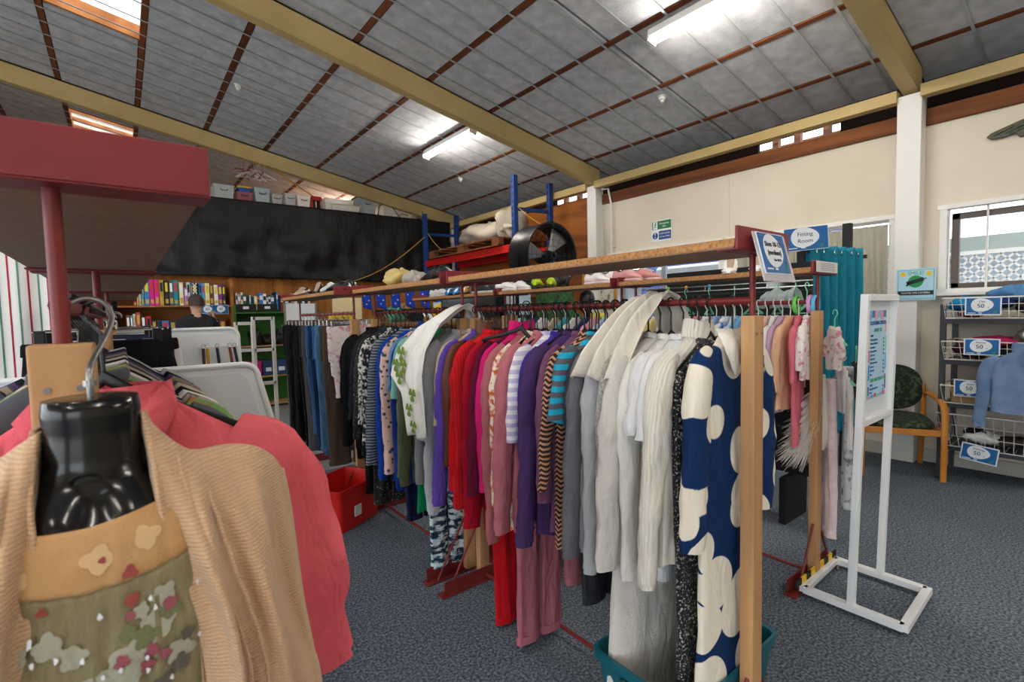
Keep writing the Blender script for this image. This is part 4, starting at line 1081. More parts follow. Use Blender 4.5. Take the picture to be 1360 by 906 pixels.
MB().grid(cardigan_half(CL, -1)).build('cardigan', M_card, t, solid=.004, angle=75)
# raised fold lines of the shawl collar and the back of the collar
cg = spline_grid(CR, 90, 90) - np.array([MX, MY, 1.2])
for col, r_ in ((22, .0022), (33, .0018)):
    MB().tube([tuple(cg[i, int(col + i * .10)] + np.array([0, -.0035, 0])) for i in range(4, 88, 3)], r_, 6).build('collar_seam', M_card, ca)
bk = []
for zf, yo in ((0, 0), (.5, .012), (1, .02)):
    row = []
    for k in range(24):
        a = PI * k / 23
        row.append((math.cos(a) * (.044 + .012 * zf) - .0, -.008 + math.sin(a) * (.05 + yo), .098 - .055 * zf))
    bk.append(row)
MB().grid(bk).build('back_collar', M_card, ca, solid=.004)

# ================================================================== clothes on the near rack behind the form
M_coral = mat('coral_linen', '#e76a75', .85, pat='noise', c2='#de5e6b', sc=6, wrinkle=.8, bump=.35, bsc=300, spec=.15)
co_ = garment('shirt', 'coral pink linen shirt with wide sleeves behind the torso form', 'shirt', -.028, .97, ZR - .006, M_coral, .66, .51, scale=1.2, w=.190, wide=.052, sho=-.172, yaw=-.22, collar='shirt', th=.03, thick=.03, cuff=True, fold=.015, nf=6, hlabel='black hanger carrying the coral shirt', out=.03, tilt=-.03)
for k in range(3):                                                  # yoke seams on the coral shirt
    MB().tube([(.05 + .012 * k + .001 * q, -.052 - .002 * math.sin(q), -.20 - .05 * q) for q in range(7)], .0016, 5).build('seam', M_coral, co_)
R0L = [
 (1.06, 'cardigan', 'dark grey marl cardigan right behind the coral shirt', C('#56575c'), .60, .60, {}),
 (1.13, 'blouse', 'green and rust floral blouse behind the grey cardigan', mat('green_rust_floral', '#6f9a52', .85, pat='mottle', c2='#b5533a', sc=22, thr=.55, bump=.2), .6, .7, {}),
 (1.20, 'blouse', 'grey animal print blouse', mat('grey_leopard', '#9c9490', .85, pat='mottle', c2='#27252a', sc=34, thr=.56, bump=.2), .55, .75, {}),
 (1.27, 'blouse', 'white lace top behind the animal print blouse', C('#dcdad4'), .62, .8, {}),
 (1.35, 'jumper', 'black jumper on the near rack', C('#17171a'), .55, .6, {}),
 (1.43, 'blouse', 'stone coloured top on the near rack', C('#b3a797'), .6, .8, {}),
 (1.51, 'jacket', 'slate jacket on the near rack', C('#3d4450'), .55, .6, {}),
 (1.60, 'cardigan', 'taupe cardigan on the near rack', C('#87786a'), .55, .6, {}),
 (1.70, 'blouse', 'dusky violet top on the near rack', C('#4a3a62'), .6, .75, {}),
 (1.80, 'coat', 'inky coat at the end of the near rack unit', C('#14161c'), .4, .5, {}),
 (1.90, 'blouse', 'silver grey top at the end of the near rack unit', C('#a6a9ac'), .6, .8, {})]
for (y, nm, lb, m, zb, zs, kw) in R0L:
    garment(nm, lb, nm if nm != 'top' else 'top', -.055, y, ZR, m, ZR - zb - .04, ZR - zs, w=.20, sho=-.185, yaw=rng.uniform(-.12, .12), hlabel='black hanger with the ' + ' '.join(lb.split()[:11]), tilt=.02, **kw)
for k, (y, lb, m, zb) in enumerate(((2.16, 'black trousers with white side stripe on clips', C('#141416'), .5), (2.24, 'black skirt on clips behind the striped trousers', C('#19191c'), .55), (2.34, 'black and white striped trousers on clips', mat('bw_stripe', '#e2e2e2', .85, pat='stripe', c2='#141416', axis=0, sc=3.2, bump=.1), .5), (2.46, 'multicoloured striped shorts on clips', mat('multi_stripe', '#1b3a5c', .85, pat='stripe', c2='#c8384f', axis=2, sc=14, dist=3, c3='#35b3bd'), .75), (2.60, 'plain black leggings on clips', C('#111114'), .5), (2.8, 'purple trousers on clips', C('#4a2f5e'), .5), (3.0, 'dark teal trousers on clips', C('#1d3b44'), .5), (3.2, 'faded black jeans on clips', C('#28282c'), .5))):
    trousers('trousers' if 'skirt' not in lb else 'skirt', lb, -.055 + .02 * (k % 3), y, ZR, m, ZR - zb, w=.19, skirt='skirt' in lb, hm=M_black, cat='trousers' if 'skirt' not in lb else 'skirt')
for (y, nm, lb, m, w_) in ((3.56, 'sports_bag', 'bright blue sports top with black strap on the far unit', C('#143e98'), .2), (3.7, 'blouse', 'purple top on the far unit of the near rack', C('#5a3a7a'), .2), (3.95, 'jacket', 'black padded jacket on the far unit of the near rack', C('#18181b'), .22), (4.3, 'jacket', 'navy jacket on the far unit of the near rack', C('#1c2440'), .22)):
    garment('blouse' if nm == 'sports_bag' else nm, lb, 'top', -.055, y, ZR, m, .8, .7, w=w_, hlabel='black hanger with the ' + ' '.join(lb.split()[:11]), sho=-.14)
# white rounded panels standing between the rack units
def panel(name, label, x0, x1, xb0, xb1, y, z1, th=.03):
    t = thing(name, label, 'panel', (0, y, 0))
    def outline(i):
        r = .05; P = []
        X0, X1 = x0 + i, x1 - i; B0, B1 = xb0 + i, xb1 - i; Z1 = z1 - i
        P += [(B1, .02 + i), ]
        for k in range(9):
            a = PI / 2 * k / 8; P.append((X1 - r + r * math.cos(a), Z1 - r + r * math.sin(a)))
        for k in range(9):
            a = PI / 2 + PI / 2 * k / 8; P.append((X0 + r + r * math.cos(a), Z1 - r + r * math.sin(a)))
        P += [(B0, .02 + i)]
        return P
    mw = mat('white_moulded_plastic', '#eceeef', .35, spec=.4)
    MB().poly(outline(0.0), th).build('shell', mw, t, bevel=.006)
    P = outline(.0); 
    MB().tube([(x, -.002, z) for x, z in P], .010, 8).build('rim', mw, t)
    MB().poly(outline(.03), .004).xf(Matrix.Translation((0, -.003, 0))).build('inset', mat('grey_moulded_inset', '#e2e5e8', .3, spec=.4), t, smooth=False)
    return t
panel('display_divider', 'tall white plastic panel with rounded corners behind the coral shirt', -.42, .385, -.50, .66, 2.008, 1.235)
panel('display_divider', 'smaller white plastic panel with a row of belts on it', -.3, .555, -.3, .575, 3.405, 1.345)
t = thing('belt_rail', 'chrome rail of belt hooks fixed to the smaller white panel', 'rail', (.44, 3.40, 1.235))
MB().tube([(-.10, -.02, 0), (.10, -.02, 0)], .003, 6).build('bar', M_chrome, t)
for xx in (-.095, .095): MB().tube([(xx, -.02, 0), (xx, 0, .0)], .003, 6).build('bracket', M_chrome, t)
for k, (xx, c, n) in enumerate(((-.075, '#4b3236', 'plum brown'), (-.055, '#c08a1f', 'mustard'), (-.005, '#1d3138', 'petrol'), (.06, '#7a3c24', 'chestnut'), (.085, '#23283c', 'navy'))):
    o = thing('belt', n + ' leather belt hanging on the chrome rail', 'belt', (.44 + xx, 3.372, 1.232))
    MB().tube([(0, 0, 0), (.004 * k, 0, -.12), (.012, 0, -.26), (-.004, 0, -.42)], .008, 6, flat=.25, side=(1, 0, 0)).build('strap', mat('belt_' + n, c, .5), o)
    MB().tube([(.010 * math.cos(a), -.003, .012 + .012 * math.sin(a)) for a in [2 * PI * q / 12 for q in range(12)]], .0018, 5, closed=True).build('buckle', M_chrome, o)
# striped sheet and dark board further along
mst = mat('red_green_stripe_cotton', '#e9e7e4', .9)
u = np.linspace(0, 1.3, 70)[None, :]; v = np.linspace(0, 1, 20)[:, None]
G = np.stack([-1.60 + u + .0 * v, 4.15 + .018 * np.sin(u * 22) * (.3 + v) + .01 * np.sin(u * 41 + 2), 1.84 - 1.55 * v + 0 * u], -1)
t = thing('striped_sheet', 'white cotton sheet with red and green stripes hanging beyond the near rack', 'sheet', (0, 0, 0))
MB().grid(G).build('cloth', mst, t, solid=.003)
for k in range(30):
    j0 = .02 + k * .0425
    c = C('#a8323f') if k % 2 else C('#5f8f7c')
    uu = np.linspace(j0, j0 + .009, 3)[None, :]
    G2 = np.stack([-1.60 + uu + 0 * v, 4.15 + .018 * np.sin(uu * 22) * (.3 + v) + .01 * np.sin(uu * 41 + 2) - .003, 1.84 - 1.55 * v + 0 * uu], -1)
    MB().grid(G2).build('stripe', c, t)
MB().tube([(-1.65, 4.15, 1.845), (-.28, 4.15, 1.845)], .012, 8).build('pole', M_pine, t)
for xx in (-1.62, -.3): MB().tube([(xx, 4.15, 0), (xx, 4.15, 1.86)], .015, 8).build('stand_post', M_pine, t)
t = thing('dark_board', 'dark display board with fringed scarf end beside the striped sheet', 'display board', (-.32, 4.86, 0))
MB().bounds((-.06, 0, 0), (.30, .03, 1.62)).build('board', M_blackmat, t, smooth=False)
b = MB()
for k in range(26): b.tube([(-.04 + k * .003, -.004, 1.75), (-.04 + k * .0032, -.012, 1.66), (-.045 + k * .0034, -.008, 1.55 + .05 * rng.random())], .0012, 3)
b.build('fringe', C('#9a9a98'), t)['kind'] = 'stuff'
# ================================================================== armchair by the wall
M_dots = mat('green_squiggle_upholstery', '#20291f', .9, pat='mottle', c2='#46563a', sc=34, thr=.56, bump=.3)
t = thing('armchair', 'beech armchair with dark green patterned seat and back by the wall column', 'chair', (5.09, 1.255, 0), math.radians(-64))
def cushion(name, w, d, h, loc, m, rx=0.0, par=None, roundn=3.2, bulge=.5):
    n = 32; rings = []
    for q in (-1, -.8, -.4, 0, .4, .8, 1):
        k = (1 - abs(q) ** 2.5) ** .5 if abs(q) < 1 else 0
        k = .72 + .28 * k
        rings.append([(w / 2 * k * math.copysign(abs(math.cos(a)) ** (2 / roundn), math.cos(a)), d / 2 * k * math.copysign(abs(math.sin(a)) ** (2 / roundn), math.sin(a)), q * h / 2) for a in [2 * PI * j / n for j in range(n)]])
    return MB().loft(rings).xf(Matrix.Translation(loc) @ Matrix.Rotation(rx, 4, 'X')).build(name, m, par, angle=60)
cushion('seat', .50, .48, .075, (0, -.01, .425), M_dots, .06, t)
cushion('backrest', .50, .40, .06, (0, .235, .675), M_dots, PI / 2 - .18, t, 2.6)
for s in (-1, 1):
    MB().tube([(s * .265, -.255, 0), (s * .265, -.262, .30), (s * .27, -.25, .52), (s * .275, -.19, .595), (s * .275, -.08, .625), (s * .272, .06, .635), (s * .268, .17, .64), (s * .262, .215, .62)], [.021, .022, .024, .025, .026, .026, .024, .02], 12, flat=.75, side=(1, 0, 0)).build('arm', M_orange_wood, t)
    MB().tube([(s * .25, .27, 0), (s * .25, .235, .25), (s * .25, .215, .45), (s * .252, .235, .70)], [.019, .021, .022, .018], 10, flat=.8, side=(1, 0, 0)).build('leg', M_orange_wood, t)
    MB().bar((s * .262, -.25, .375), (s * .25, .235, .385), .022, .05).build('side_rail', M_orange_wood, t, bevel=.004)
MB().bar((-.262, -.245, .378), (.262, -.245, .378), .022, .05).build('front_rail', M_orange_wood, t, bevel=.004)
MB().bar((-.25, .22, .40), (.25, .22, .40), .02, .045).build('back_rail', M_orange_wood, t, bevel=.004)
# ================================================================== white sign stand
t = thing('sign_stand', 'tall white metal sign stand with a clothing price poster', 'sign stand', (2.73, .77, 0), rx=0)
b = MB()
for a, c in (((-.21, -.2, .035), (-.21, .19, .035)), ((.21, -.19, .035), (.21, .2, .035)), ((-.22, -.2, .035), (.22, -.19, .035)), ((-.22, .19, .035), (.22, .2, .035))): b.bar(a, c, .035, .03)
b.build('base_frame', M_whitemetal, t, smooth=False, bevel=.002)
for x, y in ((-.19, -.18), (.19, -.17), (.19, .18), (-.19, .17)): MB().lathe([(.018, 0), (.018, .008), (.006, .01), (.006, .022)], 12, (x, y, 0)).build('foot', M_chrome, t)
for s in (-1, 1):
    MB().bar((s * .205, -.005, .03), (s * .205, -.04, 1.445), .032, .03, up=(0, 1, 0)).build('post', M_whitemetal, t, smooth=False, bevel=.003)
PY = -.03
MB().bar((-.2, PY - .01, 1.43), (.2, PY - .01, 1.43), .035, .03).build('top_rail', M_whitemetal, t, smooth=False, bevel=.003)
MB().bar((-.2, -.025, .875), (.2, -.025, .875), .032, .03).build('lower_rail', M_whitemetal, t, smooth=False, bevel=.003)
MB().bounds((-.19, PY + .004, .89), (.19, PY + .010, 1.42)).build('backing', M_signwhite, t, smooth=False)
po = MB().bounds((-.125, PY, .97), (.125, PY + .002, 1.375)).build('poster', mat('poster_pale_blue', '#b5daf0', .35), t, smooth=False)
Mn, Mgp = mat('poster_navy', '#1f4f92', .5), mat('poster_green', '#35a06a', .5)
def pbit(x0, x1, z0, z1, c): MB().bounds((x0, PY - .001, z0), (x1, PY, z1)).build('poster_shape', mat('poster_' + c, c, .5), po, smooth=False)
for k, c in enumerate(('#8fb6dd', '#3b78be', '#e79aa4', '#7fb0dc', '#e88f9f', '#4c6aa8')):
    pbit(-.12 + k * .04, -.085 + k * .04, 1.33 + .01 * (k % 2), 1.372, c)
for x0, z0, z1, c in ((-.124, 1.20, 1.27, '#e6d3c3'), (-.124, 1.14, 1.195, '#e06a80'), (-.124, 1.06, 1.13, '#3b88c9'), (.108, 1.27, 1.32, '#e58a9c'), (.108, 1.18, 1.25, '#7cc9a8'), (.108, 1.09, 1.17, '#4aa7c9'), (.108, 1.0, 1.07, '#35507f'), (-.124, .99, 1.03, '#4b6ea0')): pbit(x0, x0 + .015, z0, z1, c)
for k, c in enumerate(('#e08c7a', '#4aa7c9', '#d8495c', '#6fbf95', '#8fb6dd', '#d65f7a')): pbit(-.12 + k * .04, -.09 + k * .04, .975, .985 + .004 * (k % 3), c)
text('lettering', 'CLOTHING PRICES', .026, (0, PY - .0015, 1.315), Mn, po)
text('lettering', 'ADULT $2', .023, (0, PY - .0015, 1.282), Mgp, po)
for k, (a, p) in enumerate((('EVERY', ''), ('Shirts, long sleeves', '$2'), ('Knitwear & jackets', '$3'), ('Pants & jeans', '$3'), ('Dresses & skirts', '$3'), ('Pyjama sets', '$3'), ('Accessories', ''), ('Belts, hats, scarves', '$1'), ('Footwear', '$2'), ('Socks, ties', '50c'), ('Bags', '$2'))):
    z = 1.258 - k * .0175
    text('lettering', a, .0125, (-.10, PY - .0015, z), Mn, po, align='LEFT')
    if p: text('lettering', p, .0125, (.085, PY - .0015, z), Mn, po)
text('lettering', 'KIDS AND BABY $1', .022, (0, PY - .0015, 1.055), Mgp, po)
for k, (a, p) in enumerate((('EVERY', ''), ('Baby clothes & shoes', '$1'), ('Shoes', '$1'))):
    text('lettering', a, .0125, (-.10, PY - .0015, 1.033 - k * .0165), Mn, po, align='LEFT')
    if p: text('lettering', p, .0125, (.085, PY - .0015, 1.033 - k * .0165), Mn, po)
# ================================================================== blue notices
def notice(name, label, loc, rz, w, h, lines, rx=0.0, rim=.012, sleeve=False, group=None, ex=.62, ez=.62, ecx=-.02, ry=0.0):
    t = thing(name, label, 'sign', loc, rz, group, rx=rx, ry=ry)
    if sleeve: MB().bounds((-w / 2 - .014, -.001, -h / 2 - .02), (w / 2 + .018, .002, h / 2)).build('plastic_sleeve', mat('clear_sleeve', '#e8e2e6', .2, alpha=.5), t, smooth=False)
    MB().bounds((-w / 2, -.003, -h / 2), (w / 2, .001, h / 2)).build('card', M_signwhite, t, smooth=False)
    MB().bounds((-w / 2 + rim, -.0045, -h / 2 + rim), (w / 2 - rim, -.003, h / 2 - rim)).build('blue_print', M_signblue, t, smooth=False)
    MB().poly(egg(w * ex / 2, h * ez / 2, cx=w * ecx, cz=h * .06), .001).xf(Matrix.Translation((0, -.0055, 0))).build('oval', M_signwhite, t, smooth=False)
    for s, size, dx, dz in lines: text('lettering', s, size, (w * ecx + dx, -.0062, h * .06 + dz), M_ink, t)
    MB().bounds((-w * .42, -.0052, -h * .40), (-w * .2, -.0045, -h * .365)).build('small_print', M_signwhite, t, smooth=False)
    MB().bounds((-w * .12, -.0052, -h * .41), (-w * .02, -.0045, -h * .355)).build('small_print', M_signwhite, t, smooth=False)
    for k in range(3): MB().tube([(w * .30 + k * w * .03, -.005, -h * .43), (w * (.31 + .035 * k), -.005, -h * (.28 - .05 * k))], h * .012, 5, flat=.3).build('fern_print', M_signgreen, t)
    MB().lathe([(h * .02, 0), (h * .02, -.0007)], 8, (w * .36, -.0045, -h * .2), axis=1).build('bird_print', M_ink, t)
    return t
# sizes sign hung on the end of the middle rack (faces -Y, leaning out)
notice('size_sign', 'blue notice in a clear sleeve reading Sizes 10-12 on the middle rack end', (1.418, .628, 1.545), 0, .155, .118, [('Sizes 10-12', .0205, 0, .018), ('(medium)', .0205, .0, -.006), ('Size 10-12', .010, .008, -.027)], rx=-.25, rim=.003, sleeve=True, ex=.70, ez=.80)
t = thing('price_label', 'white printed paper label on the end plate of the baby clothes rack', 'label', (2.72, .948, 1.587))
MB().bounds((-.13, -.001, -.026), (.13, .001, .026)).build('card', mat('label_paper', '#d8d8cf', .6), t, smooth=False)
for k in range(5): MB().bounds((-.08, -.002, -.017 + k * .008), (.09, -.001, -.014 + k * .008)).build('print_line', mat('label_print', '#9a8da2', .6), t, smooth=False)
notice('fitting_sign', 'blue Fitting Room sign on top of the black curtain post', (3.9, 1.50, 1.885), -.95, .285, .165, [('Fitting', .040, 0, .022), ('Room', .040, 0, -.026)], rim=.003, ex=.64, ez=.86, ry=-.06)
# fitting room posts, rail and curtain
t = thing('curtain_stand', 'black steel frame holding the teal fitting room curtain', 'frame', (3.95, 1.55, 0))
MB().bounds((-.025, -.02, 0), (.025, .02, 1.80)).build('post', M_blackmat, t, smooth=False)
MB().bounds((.9, -.03, 0), (.96, .03, 2.09)).build('post', M_blackmat, t, smooth=False)
MB().tube([(0, 0, 1.80), (.3, -.04, 1.80), (.62, -.10, 1.80), (.93, -.12, 1.80)], .012, 8).build('rail', M_blackmat, t)
MB().bar((.93, 0, 1.80), (.93, -.14, 1.80), .03, .03).build('bracket', M_blackmat, t, smooth=False)
MB().bounds((.03, -.012, 0), (.055, .012, 1.84)).build('grey_trim', M_steel, t, smooth=False)
u = np.linspace(0, 1, 150)[None, :]; v = np.linspace(0, 1, 46)[:, None]
fold = np.sin(u * 2 * PI * 6.0 + .3) 
px_ = 4.0 + u * .62 + .0 * v; py_ = 1.52 - u * .14 + .0 * v
G = np.stack([px_ + .015 * fold * (.6 + .3 * v) , py_ + .048 * fold * (.75 + .45 * v) + .012 * np.sin(u * 31 + v * 3) * v, 1.845 - 1.42 * v + .0 * u], -1)
cu_ = MB().grid(G).build('curtain', M_teal, None, solid=.004)
tag(cu_, 'teal fitting room curtain hanging in deep folds on eyelets', 'curtain')
for k in range(6):
    uu = (k + .5) / 6.0
    MB().tube([(4.0 + uu * .62 + .022 * math.cos(a) * .8, 1.52 - uu * .14 - .03 + .01 * (k % 2), 1.80 + .022 * math.sin(a)) for a in [2 * PI * q / 14 for q in range(14)]], .005, 6, closed=True).build('eyelet', M_chrome, cu_)
# pale curtain in the second window
u = np.linspace(0, 1, 160)[None, :]; v = np.linspace(0, 1, 26)[:, None]
G = np.stack([5.50 + .022 * np.sin(u * 2 * PI * 15 + v) * (.5 + .5 * v) + 0 * v, 1.43 + 1.50 * u + 0 * v, 2.125 - .72 * v + .004 * np.sin(u * 90)], -1)
cu_ = MB().grid(G).build('window_curtain', C('#a9a595'), None, solid=.003)
tag(cu_, 'greige gathered curtain covering the window beside the column', 'curtain')
MB().tube([(5.5, 1.40, 2.12), (5.5, 2.95, 2.12)], .006, 6).build('curtain_wire', M_whitemetal, cu_)
# wall signs
t = thing('camera_notice', 'pale blue SMILE notice taped across the wall column', 'sign', (5.385, 1.195, 1.565), -PI / 2)
MB().bounds((-.135, -.001, -.135), (.135, .001, .135)).build('card', mat('notice_pale_blue', '#a9d3e4', .3), t, smooth=False)
for a, c in (((-.122, .122), (.122, .122)), ((-.122, -.122), (.122, -.122)), ((-.122, -.122), (-.122, .122)), ((.122, -.122), (.122, .122))): MB().bar((a[0], -.0015, a[1]), (c[0], -.0015, c[1]), .002, .002).build('border_line', M_ink, t, smooth=False)
text('lettering', 'SMILE!', .042, (0, -.0025, .095), mat('poster_green', ''), t)
MB().lathe([(.052, -.001), (.052, -.003)], 26, (0, 0, .025), axis=1).build('green_disc', mat('disc_green', '#1f8c4d', .4), t)
cc = MB().bar((-.06, -.006, .01), (.055, -.006, .045), .006, .03); cc.bar((-.062, -.006, -.012), (-.035, -.006, .02), .006, .012); cc.bar((.05, -.006, .046), (.075, -.006, .05), .004, .006)
cc.build('camera_print', M_ink, t, smooth=False)
for x in (-.088, .09): MB().lathe([(.020, -.001), (.020, -.003)], 20, (x, 0, .088), axis=1).build('yellow_face', mat('face_yellow', '#e6c21e', .4), t)
MB().bounds((-.122, -.003, -.092), (.122, -.001, -.055)).build('dark_band', M_ink, t, smooth=False)
text('lettering', "YOU'RE ON CAMERA", .021, (0, -.0035, -.074), M_signwhite, t)
notice('return_sign', 'small blue Return Rack sign beside the wall column', (5.53, 1.40, 1.365), -PI / 2, .24, .135, [('Return', .028, 0, .016), ('Rack', .028, 0, -.018)], rim=.003, ex=.62, ez=.8)
t = thing('exit_notice', 'green and blue Emergency Exit notice high on the cream wall', 'sign', (5.552, 3.86, 2.42), -PI / 2)
MB().bounds((-.15, -.001, -.135), (.15, .004, .135)).build('plate', M_signwhite, t, smooth=False)
MB().bounds((-.142, -.003, .02), (.142, -.001, .125)).build('green_field', mat('exit_green', '#1e6b3c', .5), t, smooth=False)
MB().bounds((-.125, -.004, .024), (-.06, -.003, .121)).build('pictogram_field', M_signwhite, t, smooth=False)
b = MB().lathe([(.010, -.0045), (.010, -.004)], 10, (-.088, 0, .105), axis=1)
for a, c in (((-.092, .095), (-.094, .065)), ((-.094, .068), (-.078, .048)), ((-.094, .068), (-.112, .04)), ((-.092, .09), (-.075, .078)), ((-.092, .09), (-.108, .078))): b.bar((a[0], -.0045, a[1]), (c[0], -.0045, c[1]), .001, .009)
b.build('running_figure', mat('exit_green', ''), t, smooth=False)
text('lettering', 'Emergency', .032, (.042, -.0035, .09), M_signwhite, t); text('lettering', 'Exit', .032, (.042, -.0035, .052), M_signwhite, t)
MB().lathe([(.042, -.001), (.042, -.003)], 20, (-.095, 0, -.06), axis=1).build('blue_disc', mat('notice_navy', '#1d4685', .5), t)
MB().bounds((-.101, -.004, -.055), (-.089, -.003, -.025)).build('exclamation_mark', M_signwhite, t, smooth=False); MB().bounds((-.101, -.004, -.09), (-.089, -.003, -.072)).build('exclamation_mark', M_signwhite, t, smooth=False)
MB().bounds((-.04, -.003, -.115), (.142, -.001, -.005)).build('blue_field', mat('notice_navy', ''), t, smooth=False)
text('lettering', 'KEEP CLEAR', .028, (.05, -.0035, -.04), M_signwhite, t); text('lettering', 'AT ALL TIMES', .025, (.05, -.0035, -.08), M_signwhite, t)
# carved bird on the wall
t = thing('wall_carving', 'dark carved bird with spread wing high on the cream wall', 'wall decoration', (5.555, .6, 2.70), -PI / 2)
wing = [(-.20, .02), (-.17, .045), (-.08, .075), (.0, .10), (.12, .12), (.26, .10), (.30, .06), (.22, .02), (.10, -.01), (.06, -.035), (-.01, -.03), (-.03, .005), (-.10, -.01), (-.17, -.005)]
wing = [(x, z) for x, z in wing]
MB().poly(wing, -.03).build('wing', mat('dark_green_bronze', '#2f342d', .5, pat='noise', c2='#5c5f44', sc=24), t, smooth=False, bevel=.006)
for k in range(4): MB().tube([(-.15 + .06 * k, -.034, .02), (-.05 + .07 * k, -.036, .06)], .006, 6).build('feather_ridge', mat('dark_green_bronze', ''), t)
# ================================================================== metal shelving with baskets
t = thing('shelving_unit', 'charcoal metal shelving unit under the barred window', 'shelf', (5.10, .955, 0))
for y in (0, -1.55):
    for x in (.02, .44): MB().bounds((x - .018, y - .018, 0), (x + .018, y + .018, 1.39)).build('upright', M_greymetal, t, smooth=False)
for z in (.27, .61, .95, 1.27):
    MB().bounds((0, -1.55, z - .035), (.46, 0, z)).build('shelf', M_greymetal, t, smooth=False, bevel=.003)
def basket(label, y0, y1, z, h, m, flare=.02, step=.05, x0=5.06, x1=5.46, slats=False):
    t = thing('wire_basket', label, 'basket', ((x0 + x1) / 2, (y0 + y1) / 2, z))
    w, l = (x1 - x0) / 2, (y1 - y0) / 2
    def rim(zz, k): return [(-w - k, -l - k, zz), (w + k, -l - k, zz), (w + k, l + k, zz), (-w - k, l + k, zz)]
    MB().tube(rim(h, flare), .005, 6, closed=True).build('top_rim', m, t)
    MB().tube(rim(.004, 0), .004, 6, closed=True).build('bottom_rim', m, t)
    b = MB(); k_ = 0
    n = int(2 * l / step)
    for i in range(n + 1):
        y = -l + 2 * l * i / n
        for s in (-1, 1): b.tube([(s * w, y, .004), (s * (w + flare), y * (1 + flare / l), h)], .0022, 4, cap=False)
        b.tube([(-w, y, .004), (w, y, .004)], .0022, 4, cap=False)
    n = int(2 * w / step)
    for i in range(n + 1):
        x = -w + 2 * w * i / n
        for s in (-1, 1): b.tube([(x, s * l, .004), (x * (1 + flare / w), s * (l + flare), h)], .0022, 4, cap=False)
    if not slats:
        for q in (.35, .68): b.tube(rim(h * q, flare * q), .0022, 4, closed=True)
    o = b.build('wire_mesh', m, t); o['kind'] = 'stuff'
    return t
basket('white wire basket of caps on the top shelf', .18, .93, 1.275, .16, M_wire)
basket('ivory wire basket of beanies on the second shelf', .18, .93, .955, .145, mat('ivory_wire', '#ddd6c6', .4))
basket('white slatted basket on the third shelf behind the denim top', .18, .93, .615, .14, M_wire, slats=True, step=.1)
basket('clear wire basket of stockings on the bottom shelf', .18, .93, .275, .26, mat('pale_wire', '#c9cac8', .35), flare=.04)
def lump(name, label, cat, loc, r, m, seed, sq=.5, group=None):
    rr = np.random.default_rng(seed); n = 26; k = 12; rings = []
    ph = rr.uniform(0, 6.28, 8)
    for i in range(k + 1):
        th = PI * i / k; ring = []
        for j in range(n):
            a = 2 * PI * j / n
            q = 1 + .13 * math.sin(3 * a + ph[0] + 2 * th) + .10 * math.sin(5 * a - 3 * th + ph[1]) + .08 * math.sin(9 * a + 4 * th + ph[2]) + .05 * math.sin(14 * a + 9 * th + ph[3])
            ring.append((r[0] * q * math.sin(th) * math.cos(a), r[1] * q * math.sin(th) * math.sin(a), max(-r[2], r[2] * q * math.cos(th))))
        rings.append(ring)
    o = MB().loft(rings, True, True).build(name, m, angle=70)
    o.location = loc
    return tag(o, label, cat, group)
for k, (nm, lb, y, z, r, c) in enumerate((
    ('cap', 'bright blue cap at the basket corner', .85, 1.385, (.12, .09, .055), '#1b86b8'), ('cap', 'pale pink cap beside the bright blue cap', .72, 1.37, (.12, .07, .05), '#d9aebc'),
    ('cap', 'denim blue cap heaped on top of the basket', .58, 1.46, (.12, .13, .055), '#4f7fae'), ('cap', 'navy cap under the denim blue cap', .66, 1.40, (.13, .10, .05), '#25366a'), ('cap', 'lime cap beside the denim blue cap', .43, 1.45, (.09, .07, .04), '#a9c46a'),
    ('cap', 'sage grey cap behind the basket wires', .33, 1.37, (.14, .10, .07), '#a3aea2'), ('cap', 'black cap with red trim behind the price card', .48, 1.36, (.14, .08, .05), '#26222a'), ('cap', 'terracotta cap at the bottom of the basket', .80, 1.315, (.12, .07, .035), '#b5603e'), ('cap', 'navy cap by the window frame end', .28, 1.45, (.1, .07, .05), '#27406e'),
    ('beanie', 'hot pink beanie on top of the beanies', .66, 1.10, (.11, .13, .035), '#d0316a'), ('beanie', 'grey and cream striped beanie on the heap', .47, 1.135, (.11, .09, .06), '#8d867c'), ('beanie', 'dark navy beanie on the heap', .37, 1.12, (.1, .07, .05), '#2b2b42'), ('beanie', 'plum beanie on the heap', .27, 1.10, (.11, .09, .05), '#5d3350'), ('beanie', 'maroon beanie behind the wires', .80, 1.03, (.13, .10, .065), '#4d2236'), ('beanie', 'black beanie low in the basket', .55, 1.02, (.15, .12, .06), '#221f26'), ('beanie', 'beige beanie low in the basket', .3, 1.02, (.13, .1, .06), '#a58f77'),
    ('stocking', 'white bundle of stockings in the bottom basket', .72, .34, (.12, .12, .045), '#d4d5d6'), ('stocking', 'black bundle of stockings in the bottom basket', .77, .375, (.07, .06, .035), '#1c1b1d'), ('stocking', 'dark bundle of stockings behind the price card', .55, .335, (.12, .12, .035), '#3a3130'), ('stocking', 'ivory bundle of stockings at the basket end', .36, .34, (.14, .12, .045), '#d5cec2'))):
    lump(nm, lb, nm, (5.25, y, z), r, C(c), 40 + k)
t = thing('paper_bag', 'brown paper lining in the slatted basket', 'bag', (5.25, .74, .62))
MB().bounds((-.17, -.13, 0), (.17, .15, .135)).build('bag_body', mat('kraft_paper', '#a5825c', .8), t, smooth=False, bevel=.01)
MB().bounds((-.15, -.11, .13), (.15, .13, .15)).build('folded_top', mat('kraft_paper', ''), t, smooth=False, bevel=.005)
